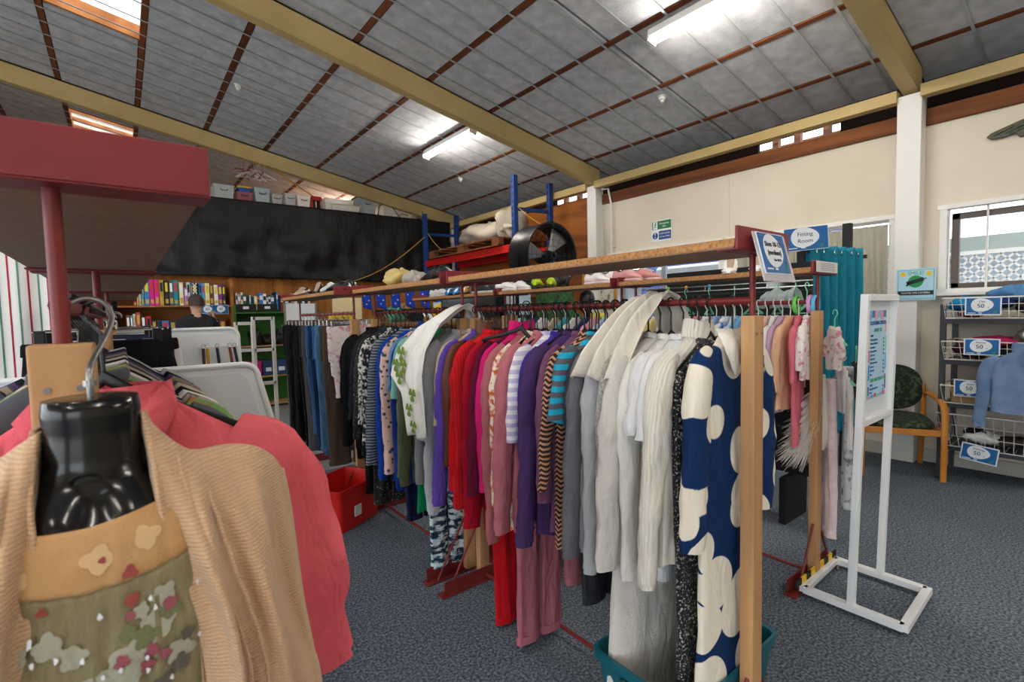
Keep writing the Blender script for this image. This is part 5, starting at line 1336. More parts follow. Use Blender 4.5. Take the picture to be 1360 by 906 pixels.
for (lb, y, z, w, h, word, rx, ry) in (('blue 50c sign for caps on the top basket', .715, 1.37, .20, .135, 'Caps', 0, 0), ('blue 50c sign for beanies on the second basket', .715, 1.065, .20, .125, 'Beanies', 0, 0), ('blue 50c sign half covered by the denim top', .765, .745, .20, .13, 'Socks', 0, 0), ('tilted blue 50c sign on the bottom stockings basket', .71, .255, .21, .13, 'Stockings', 0, .12)):
    notice('price_sign', lb, (5.03, y, z), -PI / 2, w, h, [(word, .018, 0, .025), ('50', .042, -.008, -.008), ('c', .022, .035, -.018)], rx=rx, ry=ry, rim=.008, ex=.62, ez=.74)
garment('cropped_pullover', 'washed blue cropped long sleeved top with a zip neck hanging in front of the shelves', 'top', 4.80, .46, 1.175, mat('washed_blue_jersey', '#5b7498', .9, pat='noise', c2='#7488a8', sc=12, bump=.3), .52, .62, w=.18, wide=.05, th=.03, thick=.04, collar='high', yaw=-PI / 2 + .12, hm=M_whitemetal, hlabel='white plastic hanger carrying the washed blue cropped top', flare=.98, tilt=0)
MB().bounds((4.715, .438, .955), (4.705, .444, 1.07)).build('zip_pull', M_ink, bpy.data.objects['cropped_pullover'], smooth=False).matrix_parent_inverse = Matrix.Identity(4)
bpy.data.objects['zip_pull'].parent = bpy.data.objects['cropped_pullover']
zp = bpy.data.objects['zip_pull']; zp.data.vertices.foreach_set('co', [c for v in MB().bounds((-.004, -.05, -.25), (.004, -.04, -.11)).v for c in v])
# ================================================================== pallet racking, pallet, tarp, rope, fan
t = thing('pallet_rack', 'blue and red pallet racking in the far corner', 'racking', (4.6, 5.7, 0))
for (x, y, h) in ((0, 0, 3.40), (.7, 0, 3.38), (0, 2.72, 3.30), (.7, 2.72, 3.34)):
    u_ = MB().bounds((x - .04, y - .035, 0), (x + .04, y + .035, h)).build('upright', M_rackblue, t, smooth=False, bevel=.004)
    b = MB()
    for k in range(14): b.bounds((x - .042, y - .012, 2.0 + k * .1), (x - .0395, y + .012, 2.05 + k * .1))
    o = b.build('slot_holes', M_blackmat, u_, smooth=False); o['kind'] = 'stuff'
for y in (0, 2.72):
    for z in (.5, 1.7, 2.92): MB().bar((0, y, z), (.7, y, z + .02), .03, .05).build('brace', M_rackblue, t, smooth=False)
    MB().bar((0, y, .5), (.7, y, 1.7), .025, .025).build('brace', M_rackblue, t, smooth=False)
for x in (0, .7):
    for z in (2.30, 1.02): MB().bounds((x - .025, .03, z), (x + .025, 2.69, z + .115)).build('beam', M_rackred, t, smooth=False, bevel=.006)
t = thing('pallet', 'weathered wooden pallet lying on the red racking beam', 'pallet', (5.0, 7.05, 2.417))
for k in range(7): MB().bounds((-.5, -1.05 + k * .315, .11), (.5, -1.05 + k * .315 + .22, .135)).build('board', M_timber, t, smooth=False, bevel=.003)
for x in (-.45, 0, .45):
    for y in (-.98, 0, .98): MB().bounds((x - .05, y - .09, .02), (x + .05, y + .09, .11)).build('block', M_timber, t, smooth=False, bevel=.003)
    MB().bounds((x - .05, -1.05, 0), (x + .05, 1.06, .02)).build('runner', M_timber, t, smooth=False)
lump('tarpaulin', 'folded pale canvas bundle on top of the pallet', 'tarpaulin', (4.98, 6.75, 2.72), (.42, .66, .17), mat('pale_canvas', '#b5aa9a', .85, bump=.2, bsc=30), 77)
lump('tarpaulin', 'upright end of pale canvas leaning by the blue upright', 'tarpaulin', (4.95, 6.18, 2.78), (.3, .14, .24), mat('pale_canvas', ''), 81)
for k, (y, z, s, c, n) in enumerate(((6.2, 1.14, (.6, .6, .5), '#7a5634', 'brown carton low on the racking near the fan'), (7.0, 1.14, (.6, .7, .6), '#8a6238', 'tan carton low in the middle of the racking'), (7.85, 1.14, (.6, .6, .45), '#6c4a2c', 'dark carton low in the far corner'))):
    o = thing('carton', n, 'box', (5.0, y, z)); mm = mat('carton%d' % k, c, .85)
    MB().bounds((-s[0] / 2, -s[1] / 2, 0), (s[0] / 2, s[1] / 2, s[2])).build('body', mm, o, smooth=False, bevel=.005)
    MB().bounds((-s[0] / 2 - .001, -.025, s[2] - .1), (s[0] / 2 + .001, .025, s[2] + .001)).build('tape', mat('parcel_tape', '#b08a55', .3), o, smooth=False)
def rope(label, pts, r=.008):
    P = []
    for i in range(len(pts) - 1):
        for k in range(8):
            f = k / 8; P.append(tuple(np.array(pts[i]) * (1 - f) + np.array(pts[i + 1]) * f))
    P.append(pts[-1])
    return tag(MB().tube(P, r, 6).build('rope', M_rope), label, 'rope')
def sag(a, b, d, n=8): return [tuple(np.array(a) * (1 - k / n) + np.array(b) * k / n + np.array([0, 0, -d * math.sin(PI * k / n)])) for k in range(n + 1)]
rope('yellow rope sagging from the blue upright across the black screen', sag((4.56, 8.36, 2.86), (2.9, 8.60, 1.92), .16))
rope('short yellow rope from the blue upright down to the pallet', sag((4.62, 8.34, 2.92), (4.66, 7.9, 2.56), .03))
rope('thin rope tied between the two blue uprights by the fan', sag((4.62, 5.66, 2.95), (4.3, 4.78, 2.515), .02), .005)
# drum fan
FX, FZ, FR = 4.27, 2.10, .41
t = thing('drum_fan', 'large black drum fan standing in front of the plywood wall', 'fan', (FX, 4.55, 0))
rings = [[(r_ * math.cos(a), y, FZ + r_ * math.sin(a)) for a in [2 * PI * j / 48 for j in range(48)]] for r_, y in ((FR - .012, .0), (FR - .012, .38), (FR + .004, .38), (FR + .008, .36), (FR, .34), (FR, .04), (FR + .008, .02), (FR + .008, -.005), (FR - .012, 0))]
MB().loft(rings, False, False).build('drum', M_black, t, angle=50)
for yy in (-.008, .385):
    b = MB()
    for q in (.12, .2, .28, .36): b.tube([(q * math.cos(a), yy, FZ + q * math.sin(a)) for a in [2 * PI * j / 36 for j in range(36)]], .0025, 4, closed=True)
    for j in range(12):
        a = 2 * PI * j / 12; b.tube([(.05 * math.cos(a), yy, FZ + .05 * math.sin(a)), (FR * math.cos(a), yy, FZ + FR * math.sin(a))], .0028, 4)
    b.build('guard_grille', M_black, t)
MB().lathe([(.001, -.02), (.05, -.02), (.055, -.005), (.05, .01)], 20, (0, 0, FZ), axis=1).build('badge', M_black, t)
MB().lathe([(.001, -.022), (.024, -.022)], 18, (0, 0, FZ), axis=1).build('logo_disc', M_steel, t)
MB().lathe([(.07, .06), (.075, .10), (.075, .26), (.05, .30)], 18, (0, 0, FZ), axis=1).build('motor', M_blackmat, t)
for k in range(3):
    a0 = k * 2 * PI / 3 + .9
    G = [[(q * math.cos(a0 + w), .08 + .07 * (w + .42), FZ + q * math.sin(a0 + w)) for w in np.linspace(-.42, .42, 7) * (.7 + .5 * q)] for q in np.linspace(.06, FR - .03, 8)]
    MB().grid(G).build('blade', mat('fan_blade', '#8d8d8c', .4, .6), t, solid=.004)
for s in (-1, 1): MB().bar((s * (FR + .02), .19, FZ), (s * (FR + .03), .19, 1.36), .05, .02).build('yoke', M_black, t, smooth=False)
MB().bounds((-.46, .0, 1.33), (.46, .38, 1.37)).build('base', M_black, t, smooth=False, bevel=.005)
for s in (-1, 1):
    for y in (.03, .35): MB().bounds((s * .42 - .02, y - .02, 0), (s * .42 + .02, y + .02, 1.33)).build('leg', M_black, t, smooth=False)
# conduit on the middle column
t = thing('conduit', 'white cable conduit bending up beside the middle wall column', 'pipe', (0, 0, 0))
MB().tube([(5.515, 4.66, 0.2), (5.515, 4.66, 2.9), (5.50, 4.70, 3.12), (5.49, 4.80, 3.13)], .014, 8).build('tube', M_white, t)
for z in (2.3, 1.7): MB().bounds((5.52, 4.63, z), (5.56, 4.69, z + .02)).build('clip', M_white, t, smooth=False)
# ================================================================== things behind the rear row, near the plywood wall
t = thing('leaf_picture', 'green foliage picture leaning against the fan stand', 'picture', (4.25, 4.49, 0))
MB().bounds((-.32, -.01, 1.25), (.3, .01, 1.68)).build('print', mat('leaf_green_print', '#14301a', .6, pat='noise', c2='#3f7434', sc=22, thr=.55), t, smooth=False)
for s in (-.3, .28): MB().bounds((s - .015, -.012, 0), (s + .015, .012, 1.25)).build('easel_leg', M_timber, t, smooth=False)
def frame_pic(name, label, loc, rz, w, h, zc_, mframe, mpic):
    t = thing(name, label, 'picture', loc, rz)
    for a, c in (((-w / 2, zc_ - h / 2), (w / 2, zc_ - h / 2)), ((-w / 2, zc_ + h / 2), (w / 2, zc_ + h / 2)), ((-w / 2, zc_ - h / 2), (-w / 2, zc_ + h / 2)), ((w / 2, zc_ - h / 2), (w / 2, zc_ + h / 2))): MB().bar((a[0], 0, a[1]), (c[0], 0, c[1]), .04, .035).build('frame_side', mframe, t, smooth=False)
    MB().bounds((-w / 2, .005, zc_ - h / 2), (w / 2, .01, zc_ + h / 2)).build('print', mpic, t, smooth=False)
    return t
frame_pic('framed_picture', 'gold framed branch picture beside the middle wall column', (5.47, 4.86, 0), -PI / 2 + .12, .55, .85, 1.68, mat('gold_frame', '#b5813a', .4), mat('branch_print', '#c9c6ba', .7, pat='mottle', c2='#6d5a3a', sc=10, thr=.6))
t = thing('wig_display', 'black wig display head in front of the framed picture', 'display head', (4.95, 4.62, 1.305))
MB().lathe([(.05, 0), (.05, .08), (.09, .16), (.105, .25), (.09, .33), (.04, .375), (.001, .38)], 18).build('head', M_black, t)
MB().lathe([(.09, -.02), (.09, 0)], 18).build('base', M_steel, t)
t = thing('low_counter', 'grey counter running below the plywood wall behind the rear row', 'counter', (5.09, 5.45, 0))
MB().bounds((-.35, -1.1, .05), (.25, .15, 1.26)).build('body', mat('counter_grey', '#33353a', .6), t, smooth=False)
MB().bounds((-.38, -1.12, 1.26), (.28, .17, 1.285)).build('top', mat('counter_top', '#4c4e52', .4), t, smooth=False)
def tv(label, x, y, z, w, h, rz):
    t = thing('television', label, 'television', (x, y, z), rz)
    MB().bounds((-w / 2, 0, 0), (w / 2, .05, h)).build('case', M_black, t, smooth=False, bevel=.005)
    MB().bounds((-w / 2 + .02, -.003, .03), (w / 2 - .02, 0, h - .02)).build('screen', mat('dark_screen', '#0c0f14', .12, spec=.6), t, smooth=False)
    MB().bounds((-.12, -.04, -.04), (.12, .1, 0)).build('stand', M_black, t, smooth=False)
tv('black flat television behind the rack joint of the rear row', 4.1, 6.1, 1.335, .95, .36, -.55)
t = thing('white_poster', 'pale blue and white notice on a grey post behind the rear rack', 'poster', (4.12, 5.02, 0), -.7)
MB().bounds((-.13, -.004, 1.30), (.13, .0, 1.68)).build('sheet', mat('pale_notice', '#c6dde8', .5, pat='mottle', c2='#8fbad2', sc=18, thr=.6), t, smooth=False)
MB().bounds((-.2, 0, 0), (-.15, .04, 1.75)).build('post', M_steel, t, smooth=False)
for k, (nm, lb, x, y, z, r, c) in enumerate((('monitor', '', 0, 0, 0, 0, 0),)): pass
t = thing('printer', 'white printer with a grey tray behind the rear rack', 'printer', (4.05, 6.9, 1.292), -.8)
MB().bounds((-.28, -.2, 0), (.28, .2, .16)).build('body', M_white, t, smooth=False, bevel=.02); MB().bounds((-.2, -.34, .03), (.2, -.2, .05)).build('tray', M_steel, t, smooth=False); MB().bounds((-.16, .0, .16), (.16, .15, .30)).build('paper_feed', mat('grey_blue_screen', '#9fb6bd', .3), t, smooth=False)
t = thing('trestle_table', 'long trestle table behind the rear rack carrying oddments', 'table', (3.95, 6.9, 0), 0)
MB().bounds((-.45, -1.3, 1.26), (.5, 1.3, 1.29)).build('top', mat('table_top_brown', '#8a6a45', .6), t, smooth=False)
for x in (-.4, .35):
    for y in (-1.2, 1.2): MB().bounds((x - .025, y - .025, 0), (x + .025, y + .025, 1.26)).build('leg', M_timber, t, smooth=False)
for k, (nm, lb, ct, loc, r, c) in enumerate((('hat', 'yellow floppy hat on the trestle table', 'hat', (3.95, 6.75, 1.42), (.16, .16, .12), '#d7a92d'), ('hat', 'black round hat on the trestle table', 'hat', (3.75, 7.15, 1.36), (.17, .17, .08), '#17171b'), ('hat', 'straw hat standing on the trestle table', 'hat', (3.9, 7.95, 1.44), (.15, .15, .14), '#a98a5c'), ('bowl', 'tan wicker bowl on the trestle table', 'bowl', (4.3, 7.3, 1.40), (.16, .16, .1), '#97713f'), ('hat', 'green and white sun hat on the trestle table', 'hat', (3.62, 7.75, 1.42), (.17, .17, .13), '#6aa588'), ('hat', 'dusty pink hat on the grey counter', 'hat', (4.95, 5.2, 1.33), (.12, .12, .05), '#c98078'), ('hat', 'green cap on the grey counter', 'hat', (4.92, 4.85, 1.33), (.1, .1, .05), '#3fa54a'), ('hat', 'yellow cap on the grey counter', 'hat', (4.95, 4.45, 1.33), (.1, .08, .05), '#d9c04a'))):
    lump(nm, lb, ct, loc, r, C(c), 120 + k)
# little blue star flags strung between the rows
t = thing('flag_bunting', 'string of small blue flags with white stars behind the middle row', 'bunting', (3.62, 7.6, 1.86))
MB().tube(sag((-.5, .5, 0), (.5, -.6, .0), .04), .003, 4).build('cord', M_white, t)
for k in range(6):
    f = k / 5; x, y = -.45 + .85 * f, .45 - .95 * f
    u = np.linspace(0, 1, 8)[None, :]; v = np.linspace(0, 1, 8)[:, None]
    G = np.stack([x + .12 * u + .02 * v, y - .10 * u + .015 * np.sin(u * 6 + v * 3), -.02 - .30 * v - .05 * u + .0 * v], -1)
    fl_ = MB().grid(G).build('flag', C('#1c3c9a'), t, solid=.002)
    for (a, b_) in ((.3, .3), (.7, .5), (.4, .75)):
        p = (x + .12 * a + .02 * b_ - .006, y - .10 * a + .015 * math.sin(a * 6 + b_ * 3) - .006, -.02 - .30 * b_ - .05 * a)
        MB().lathe([(.014, -.001), (.014, .001)], 5, p, axis=1).build('star', C('#e3c9c9'), fl_)
# ================================================================== mezzanine tubs
def tub(label, x0, x1, y, h, m, lid=None, d=.36, name='storage_tub', z=3.252, handle=True):
    t = thing(name, label, 'storage tub', ((x0 + x1) / 2, y, z)); w = (x1 - x0) / 2
    R_ = [[(sx * (w - k) * 1.0, sy * (d / 2 - k), zz) for sx, sy in ((-1, -1), (1, -1), (1, 1), (-1, 1))] for k, zz in ((.02, 0), (.0, h), (-.008, h), (-.008, h - .015), (-.002, h - .015))]
    MB().loft(R_, True, False).build('tub', m, t, smooth=False, bevel=.006)
    if lid: MB().bounds((-w - .012, -d / 2 - .012, h), (w + .012, d / 2 + .012, h + .025)).build('lid', lid, t, smooth=False, bevel=.006)
    if handle: MB().tube([(-.05, -d / 2 - .005, h * .72), (-.04, -d / 2 - .02, h * .62), (.04, -d / 2 - .02, h * .62), (.05, -d / 2 - .005, h * .72)], .006, 6).build('handle', M_blackmat, t)
    return t
MC1 = mat('clear_tub', '#c9ced1', .2, alpha=.6); MC2 = mat('frosted_tub', '#e6e3da', .35, alpha=.85); MC3 = mat('pale_blue_tub', '#a9bcc4', .3, alpha=.8)
tub('clear tub at the end of the mezzanine by the red shelf end', 1.22, 1.50, 9.05, .24, MC1)
t = tub('clear tub of red things with a blue box and yellow lid on top', 1.53, 1.76, 9.05, .16, mat('rose_tub', '#9a5560', .4, alpha=.9))
t2 = tub('small blue box with a yellow lid on the rose tub', 1.56, 1.74, 9.05, .07, mat('box_blue', '#26569a', .5), mat('lid_yellow', '#d9b01f', .5), .3, z=3.414, handle=False)
tub('pale blue grey tub beside the yellow lidded box', 1.79, 2.02, 9.05, .26, MC3)
tub('low clear tub beside the pale blue tub', 2.05, 2.22, 9.1, .20, MC1)
tub('clear tub with a black handle in the middle of the mezzanine', 2.25, 2.42, 9.05, .23, MC1)
tub('white cornered tub with a black handle', 2.44, 2.66, 9.05, .22, MC2)
t = thing('red_lamp', 'red and black work lamp standing between the tubs', 'work lamp', (2.78, 8.98, 3.252))
MB().bounds((-.09, -.05, .18), (.09, .05, .25)).build('head', M_rackred, t, bevel=.01, smooth=False); MB().bounds((-.06, -.04, 0), (-.02, .04, .18)).build('leg', M_blackmat, t, smooth=False); MB().bounds((.02, -.04, 0), (.06, .04, .18)).build('leg', M_blackmat, t, smooth=False)
MB().bounds((-.1, -.05, 0), (-.065, .05, .18)).build('side_panel', M_rackred, t, smooth=False)
tub('wide frosted tub holding a second shallow tub', 2.92, 3.42, 9.08, .24, MC2, handle=False)
tub('shallow frosted tub stacked in front of the wide one', 3.0, 3.5, 8.86, .13, mat('frosted_tub_b', '#d9d3c8', .4), None, .12, handle=False)
tub('tall pale tub with a dark lid', 3.54, 3.86, 9.1, .34, MC3, mat('lid_dark', '#4b5358', .5))
t = tub('white appliance case with a carry handle and vents', 4.0, 4.62, 9.12, .30, mat('case_cream', '#d9d4c4', .5), None, .4, 'appliance_case', handle=False)
MB().bounds((-.05, -.206, .2), (.12, -.2, .235)).build('vent_grille', M_blackmat, t, smooth=False)
MB().tube([(.02, -.2, .07), (.03, -.235, .10), (.17, -.235, .10), (.18, -.2, .07)], .008, 6).build('handle', mat('brass', '#b3892c', .35, .8), t)
t = thing('cable', 'black cable looping over the white appliance case', 'cable', (0, 0, 0))
MB().tube([(3.86, 8.86, 3.26), (3.90, 8.87, 3.45), (4.02, 8.87, 3.52), (4.16, 8.87, 3.47), (4.28, 8.86, 3.3), (4.34, 8.85, 3.26)], .009, 6).build('cord', M_blackmat, t)
for k, (lb, x, c) in enumerate((('green ring of garden hose on the mezzanine edge', 4.78, '#4d8a4a'), ('coral ring of garden hose on the mezzanine edge', 4.92, '#d2504a'))):
    tag(MB().tube([(x + .10 * math.cos(a), 8.9 + .02 * k, 3.27 + .11 * abs(math.sin(a))) for a in [PI * q / 14 for q in range(15)]], .018, 8).build('hose', mat('hose%d' % k, c, .5)), lb, 'hose')
# bunch of hangers and pole tied under the far rafter
for k in range(12):
    c = ('#b9a9a0', '#8a3550', '#c9c3ba')[k % 3]
    mm = mat('hang_' + c, c, .5)
    hanger(1.60 + .028 * k, 8.70 + .012 * (k % 2), 3.84 - .018 * (k % 3), .3 + .5 * math.sin(k * 2.1), ('stone grey', 'wine red', 'ivory')[k % 3] + ' hanger in the bunch tied below the far beam', mm, group='hangers bunched below the far beam', tilt=.3 * math.sin(k * 1.7))
rope('yellow pole slanting from the hanger bunch to the red lamp', [(1.97, 8.72, 3.84), (2.74, 8.98, 3.50)], .012)
# ================================================================== game bookcase, signs, person
t = thing('bookcase', 'orange pine bookcase of boxed games behind the man', 'bookcase', (.62, 8.62, 0))
M_bc = mat('bookcase_pine', '#b06f2c', .6, pat='wood', c2='#8f5520', sc=7, axis=0)
for x in (-.68, .70): MB().bounds((x - .02, -.18, 0), (x + .02, .2, 2.0)).build('side', M_bc, t, smooth=False)
MB().bounds((-.68, .18, 0), (.70, .2, 2.0)).build('back', mat('bookcase_back', '#8f5a26', .7), t, smooth=False)
for z in (.05, .43, .81, 1.16, 1.61): MB().bounds((-.66, -.18, z - .022), (.68, .2, z)).build('shelf', M_bc, t, smooth=False)
def gx(zu): return .18 + (zu / 5.035 + 170 - 183) * .009
ROW1 = [(45, 62, '#c0423a', 165), (64, 76, '#c9a36a', 100), (78, 90, '#cfc6b8', 80), (91, 110, '#4f93a0', 65), (112, 145, '#3f7fc0', 45), (146, 175, '#e0208a', 40), (177, 206, '#e2288f', 40), (208, 236, '#b59a3a', 42), (241, 268, '#26262b', 42), (271, 299, '#51545c', 45), (300, 331, '#1d8d9b', 42), (336, 366, '#ece0a8', 57), (369, 397, '#b77cc8', 98), (389, 411, '#d5d7da', 55), (413, 426, '#3b6fae', 58), (427, 458, '#1a1a1c', 55), (470, 490, '#2f7fb8', 60), (491, 512, '#58a6cc', 62), (513, 545, '#efe3a6', 60), (546, 572, '#6b3a2c', 62), (575, 605, '#e9e6e0', 72), (607, 635, '#8a2c86', 72), (637, 657, '#27325a', 72)]
NM = ['coral red', 'tan', 'oatmeal', 'slate teal', 'mid blue', 'magenta', 'hot magenta', 'olive gold', 'black and white', 'graphite', 'deep teal', 'cream', 'lilac', 'silver', 'denim blue', 'chequered black', 'azure', 'pale azure', 'butter yellow', 'cocoa', 'bone white', 'purple', 'midnight']
def gamebox(name, label, x0, x1, z0, z1, c, seed, y=8.47, d=.22, cat='box', group=None):
    t = thing(name, label, cat, ((x0 + x1) / 2, y, z0), group=group)
    w = (x1 - x0) / 2 - .0015; h = z1 - z0
    MB().bounds((-w, -.0, 0), (w, d, h)).build('cover', mat('box_' + c, c, .45), t, smooth=False, bevel=.002)
    r = random.Random(seed)
    c2 = r.choice(['#f0efe8', '#e8d23a', '#20242c', '#f4f4f2', '#d43c3c'])
    if c2 == c: c2 = '#f0efe8'
    MB().bounds((-w * .62, -.0015, h * .55), (w * .62, 0, h * .9)).build('title_print', mat('print_' + c2, c2, .5), t, smooth=False)
    MB().bounds((-w * .7, -.0015, h * .08), (w * .7, 0, h * (.2 + .15 * r.random()))).build('emblem_print', mat('print_' + r.choice(['#f0efe8', '#3b6fae', '#c8a44a']), '#c8a44a', .5), t, smooth=False)
    return t
for k, ((a, b_, c, top), n) in enumerate(zip(ROW1, NM)):
    t_ = gamebox('game_box', n + ' boxed game on the top row of the pine bookcase', gx(a), gx(b_), 1.612, 1.612 + (232 - top) * .00186, c, k, group=None)
    if n == 'chequered black':
        w = (gx(b_) - gx(a)) / 2
        b = MB()
        for i in range(14):
            for j in range(3):
                if (i + j) % 2: b.bounds((-w + j * w * .66 + .002, -.0022, i * .023), (-w + (j + 1) * w * .66, -.0012, (i + 1) * .023))
        b.build('check_print', M_signwhite, t_, smooth=False)['kind'] = 'stuff'
ROW2 = [(-8, 15, '#8a5a36', 260, 'nut brown'), (18, 32, '#5f8fb0', 262, 'steel blue'), (34, 50, '#d8d4cc', 250, 'chalk white'), (52, 80, '#b34a44', 240, 'brick red'), (83, 110, '#141416', 262, 'jet black'), (112, 146, '#cf2c24', 270, 'fire red'), (148, 178, '#22202c', 298, 'ink violet'), (180, 206, '#3d3547', 300, 'smoky plum'), (210, 258, '#2a86c4', 305, 'sky blue'), (262, 304, '#2d3a55', 308, 'storm blue'), (317, 355, '#c8312a', 305, 'tomato red'), (358, 393, '#a52a22', 296, 'dark red'), (396, 425, '#3fa0d6', 296, 'cyan'), (428, 446, '#d6dbe0', 300, 'ice white'), (560, 600, '#2b2f3a', 300, 'charcoal blue'), (604, 650, '#7c2f2c', 310, 'oxblood')]
for k, (a, b_, c, top, n) in enumerate(ROW2):
    gamebox('game_box', n + ' boxed game on the lower row of the pine bookcase', gx(a), gx(b_), 1.162, 1.162 + (432 - top) * .00186, c, k + 40)
for k, xx in enumerate((1.0, 1.17)):
    notice('shelf_sign', ('blue price sign with oval hung on the bookcase edge beside the man', 'blue price sign with oval touched by the man')[k], (xx, 8.425, 1.545), 0, .185, .135, [('$5', .05, 0, 0)], rim=.004, ex=.6, ez=.72)
# person
def skin(name, pts, edges, rad, m, parent=None, sub=2, root=0):
    me = bpy.data.meshes.new(name); me.from_pydata(pts, edges, []); me.update()
    o = bpy.data.objects.new(name, me); COL.objects.link(o)
    if parent is not None: o.parent = parent
    me.materials.append(m)
    md = o.modifiers.new('skin', 'SKIN'); md.use_smooth_shade = True
    ly = me.skin_vertices[0].data if me.skin_vertices else None
    if ly is None:
        raise RuntimeError('no skin layer')
    for i, q in enumerate(rad):
        ly[i].radius = q if isinstance(q, tuple) else (q, q); ly[i].use_root = (i == root)
    o.modifiers.new('sub', 'SUBSURF').levels = sub; o.modifiers['sub'].render_levels = sub
    return o
try:
    t = thing('person', 'person with cropped dark hair in a dark grey sweater reaching up to the bookcase', 'person', (.80, 7.85, 0))
    M_skin = mat('skin_tone', '#c99a82', .6); M_sweat = C('#2b2b2e')
    P = [(0, 0, .95), (0, 0, 1.10), (0, 0, 1.28), (0, 0, 1.40), (0, .01, 1.47), (0, .02, 1.54), (0, .03, 1.62), (0, .02, 1.68),
         (-.16, 0, 1.37), (-.21, .02, 1.12), (-.20, .16, .98), (-.20, .22, .95),
         (.16, 0, 1.37), (.24, .10, 1.22), (.24, .34, 1.38), (.24, .39, 1.43),
         (-.09, 0, .88), (-.10, 0, .48), (-.10, .02, .09), (-.10, -.10, .04),
         (.09, 0, .88), (.10, 0, .48), (.10, .02, .09), (.10, -.10, .04)]
    P = [(x, y, z) for x, y, z in P]
    E_ = [(0, 1), (1, 2), (2, 3), (3, 4), (4, 5), (5, 6), (6, 7), (3, 8), (8, 9), (9, 10), (10, 11), (3, 12), (12, 13), (13, 14), (14, 15), (0, 16), (16, 17), (17, 18), (18, 19), (0, 20), (20, 21), (21, 22), (22, 23)]
    Rd = [(.15, .11), (.14, .10), (.16, .11), (.12, .085), .055, .072, .088, .07, .06, .048, .036, .028, .06, .048, .036, .028, .085, .062, .045, .04, .085, .062, .045, .04]
    skin('body', P, E_, Rd, M_skin, t)
    S_ = [P[0], P[1], P[2], (0, 0, 1.425), (0, .008, 1.50), P[8], P[9], P[10], P[12], P[13], (.24, .315, 1.36)]
    skin('sweater', S_, [(0, 1), (1, 2), (2, 3), (3, 4), (3, 5), (5, 6), (6, 7), (3, 8), (8, 9), (9, 10)], [(.175, .13), (.165, .12), (.19, .135), (.175, .125), .074, .085, .062, .05, .078, .064, .05], M_sweat, t)
    skin('trousers', [P[0], P[16], P[17], (-.10, .01, .12), P[20], P[21], (.10, .01, .12)], [(0, 1), (1, 2), (2, 3), (0, 4), (4, 5), (5, 6)], [(.165, .12), .10, .078, .064, .10, .078, .064], C('#23252b'), t)
    # cropped hair as a cap, ears, face on the far side, hands with fingers
    hr = []
    for i in range(10):
        th = PI * .58 * i / 9
        hr.append([(.094 * math.sin(th) * math.cos(a), .022 + .108 * math.sin(th) * math.sin(a) - (.018 if math.sin(a) < 0 else -.0) * (i / 9), 1.645 + .105 * math.cos(th) - (.035 * (i / 9) ** 2 if math.sin(a) < -.2 else 0)) for a in [2 * PI * j / 22 for j in range(22)]])
    MB().loft(hr, True, False).build('hair', mat('cropped_brown_hair', '#4b3f38', .9, bump=.6, bsc=300), t)
    for s in (-1, 1):
        MB().lathe([(.001, -.008), (.018, -.006), (.022, .004), (.01, .01)], 12, axis=0).xf(Matrix.Translation((s * .093, .02, 1.625)) @ Matrix.Scale(1.35, 4, (0, 0, 1))).build('ear', M_skin, t)
        MB().lathe([(.001, 0), (.008, .004), (.001, .009)], 10, (s * .03, .108, 1.635), axis=1).build('eye', M_ink, t)
        MB().bounds((s * .10 - .045, -.10, 0), (s * .10 + .045, .17, .075)).build('shoe', M_blackmat, t, bevel=.02)
    MB().tube([(0, .105, 1.64), (0, .132, 1.605), (0, .118, 1.595)], [.008, .014, .008], 8).build('nose', M_skin, t)
    MB().tube([(-.025, .108, 1.565), (0, .114, 1.566), (.025, .108, 1.565)], .005, 6).build('mouth', mat('lip', '#a86a60', .6), t)
    for hx, hy, hz, up in ((.24, .40, 1.44, 1), (-.20, .235, .945, -1)):
        MB().tube([(hx, hy - .03, hz - .03 * up), (hx, hy + .03, hz + .045 * up)], [.028, .034], 10, flat=.6).build('palm', M_skin, t)
        for k in range(4): MB().tube([(hx - .027 + .018 * k, hy + .025, hz + .04 * up), (hx - .029 + .019 * k, hy + .06, hz + (.07 + .008 * (k in (1, 2))) * up), (hx - .029 + .019 * k, hy + .085, hz + .065 * up)], [.009, .0085, .006], 8).build('finger', M_skin, t)
        MB().tube([(hx - .03, hy - .005, hz + .0 * up), (hx - .055, hy + .02, hz + .025 * up), (hx - .058, hy + .045, hz + .045 * up)], [.011, .010, .007], 8).build('thumb', M_skin, t)
except Exception as ex:
    print('PERSON', ex)
# ================================================================== green bookcase with books, boots, shoes
t = thing('bookcase', 'green painted bookcase with pale wooden shelf edges beside the pine one', 'bookcase', (1.90, 8.62, 0))
M_green = mat('bookcase_green', '#2f6a1f', .6)
for x in (-.56, .62): MB().bounds((x - .018, -.2, 0), (x + .018, .2, 1.62)).build('side', M_green, t, smooth=False)
MB().bounds((-.56, .18, 0), (.62, .2, 1.62)).build('back', M_green, t, smooth=False)
for z in (.06, .50, .98, 1.50): MB().bounds((-.54, -.2, z - .02), (.60, .2, z)).build('shelf', M_green if z > 1.4 else M_pine, t, smooth=False)
BC = [('#d9d2c4', 'cream'), ('#b9938a', 'rose'), ('#e2dcd0', 'ivory'), ('#2f5e3a', 'forest green'), ('#20242b', 'black'), ('#8fb7c9', 'pale blue'), ('#1f3a2c', 'bottle green'), ('#e0c98f', 'straw'), ('#c96f4a', 'rust'), ('#2b7fd0', 'vivid blue'), ('#efece6', 'white'), ('#39424c', 'slate'), ('#c7cdd2', 'silver'), ('#1d5f63', 'teal'), ('#0f1114', 'jet'), ('#2878c8', 'cobalt'), ('#111317', 'coal'), ('#7a2a30', 'wine'), ('#e3cb4f', 'yellow'), ('#50505a', 'grey')]
x = 1.37; k = 0
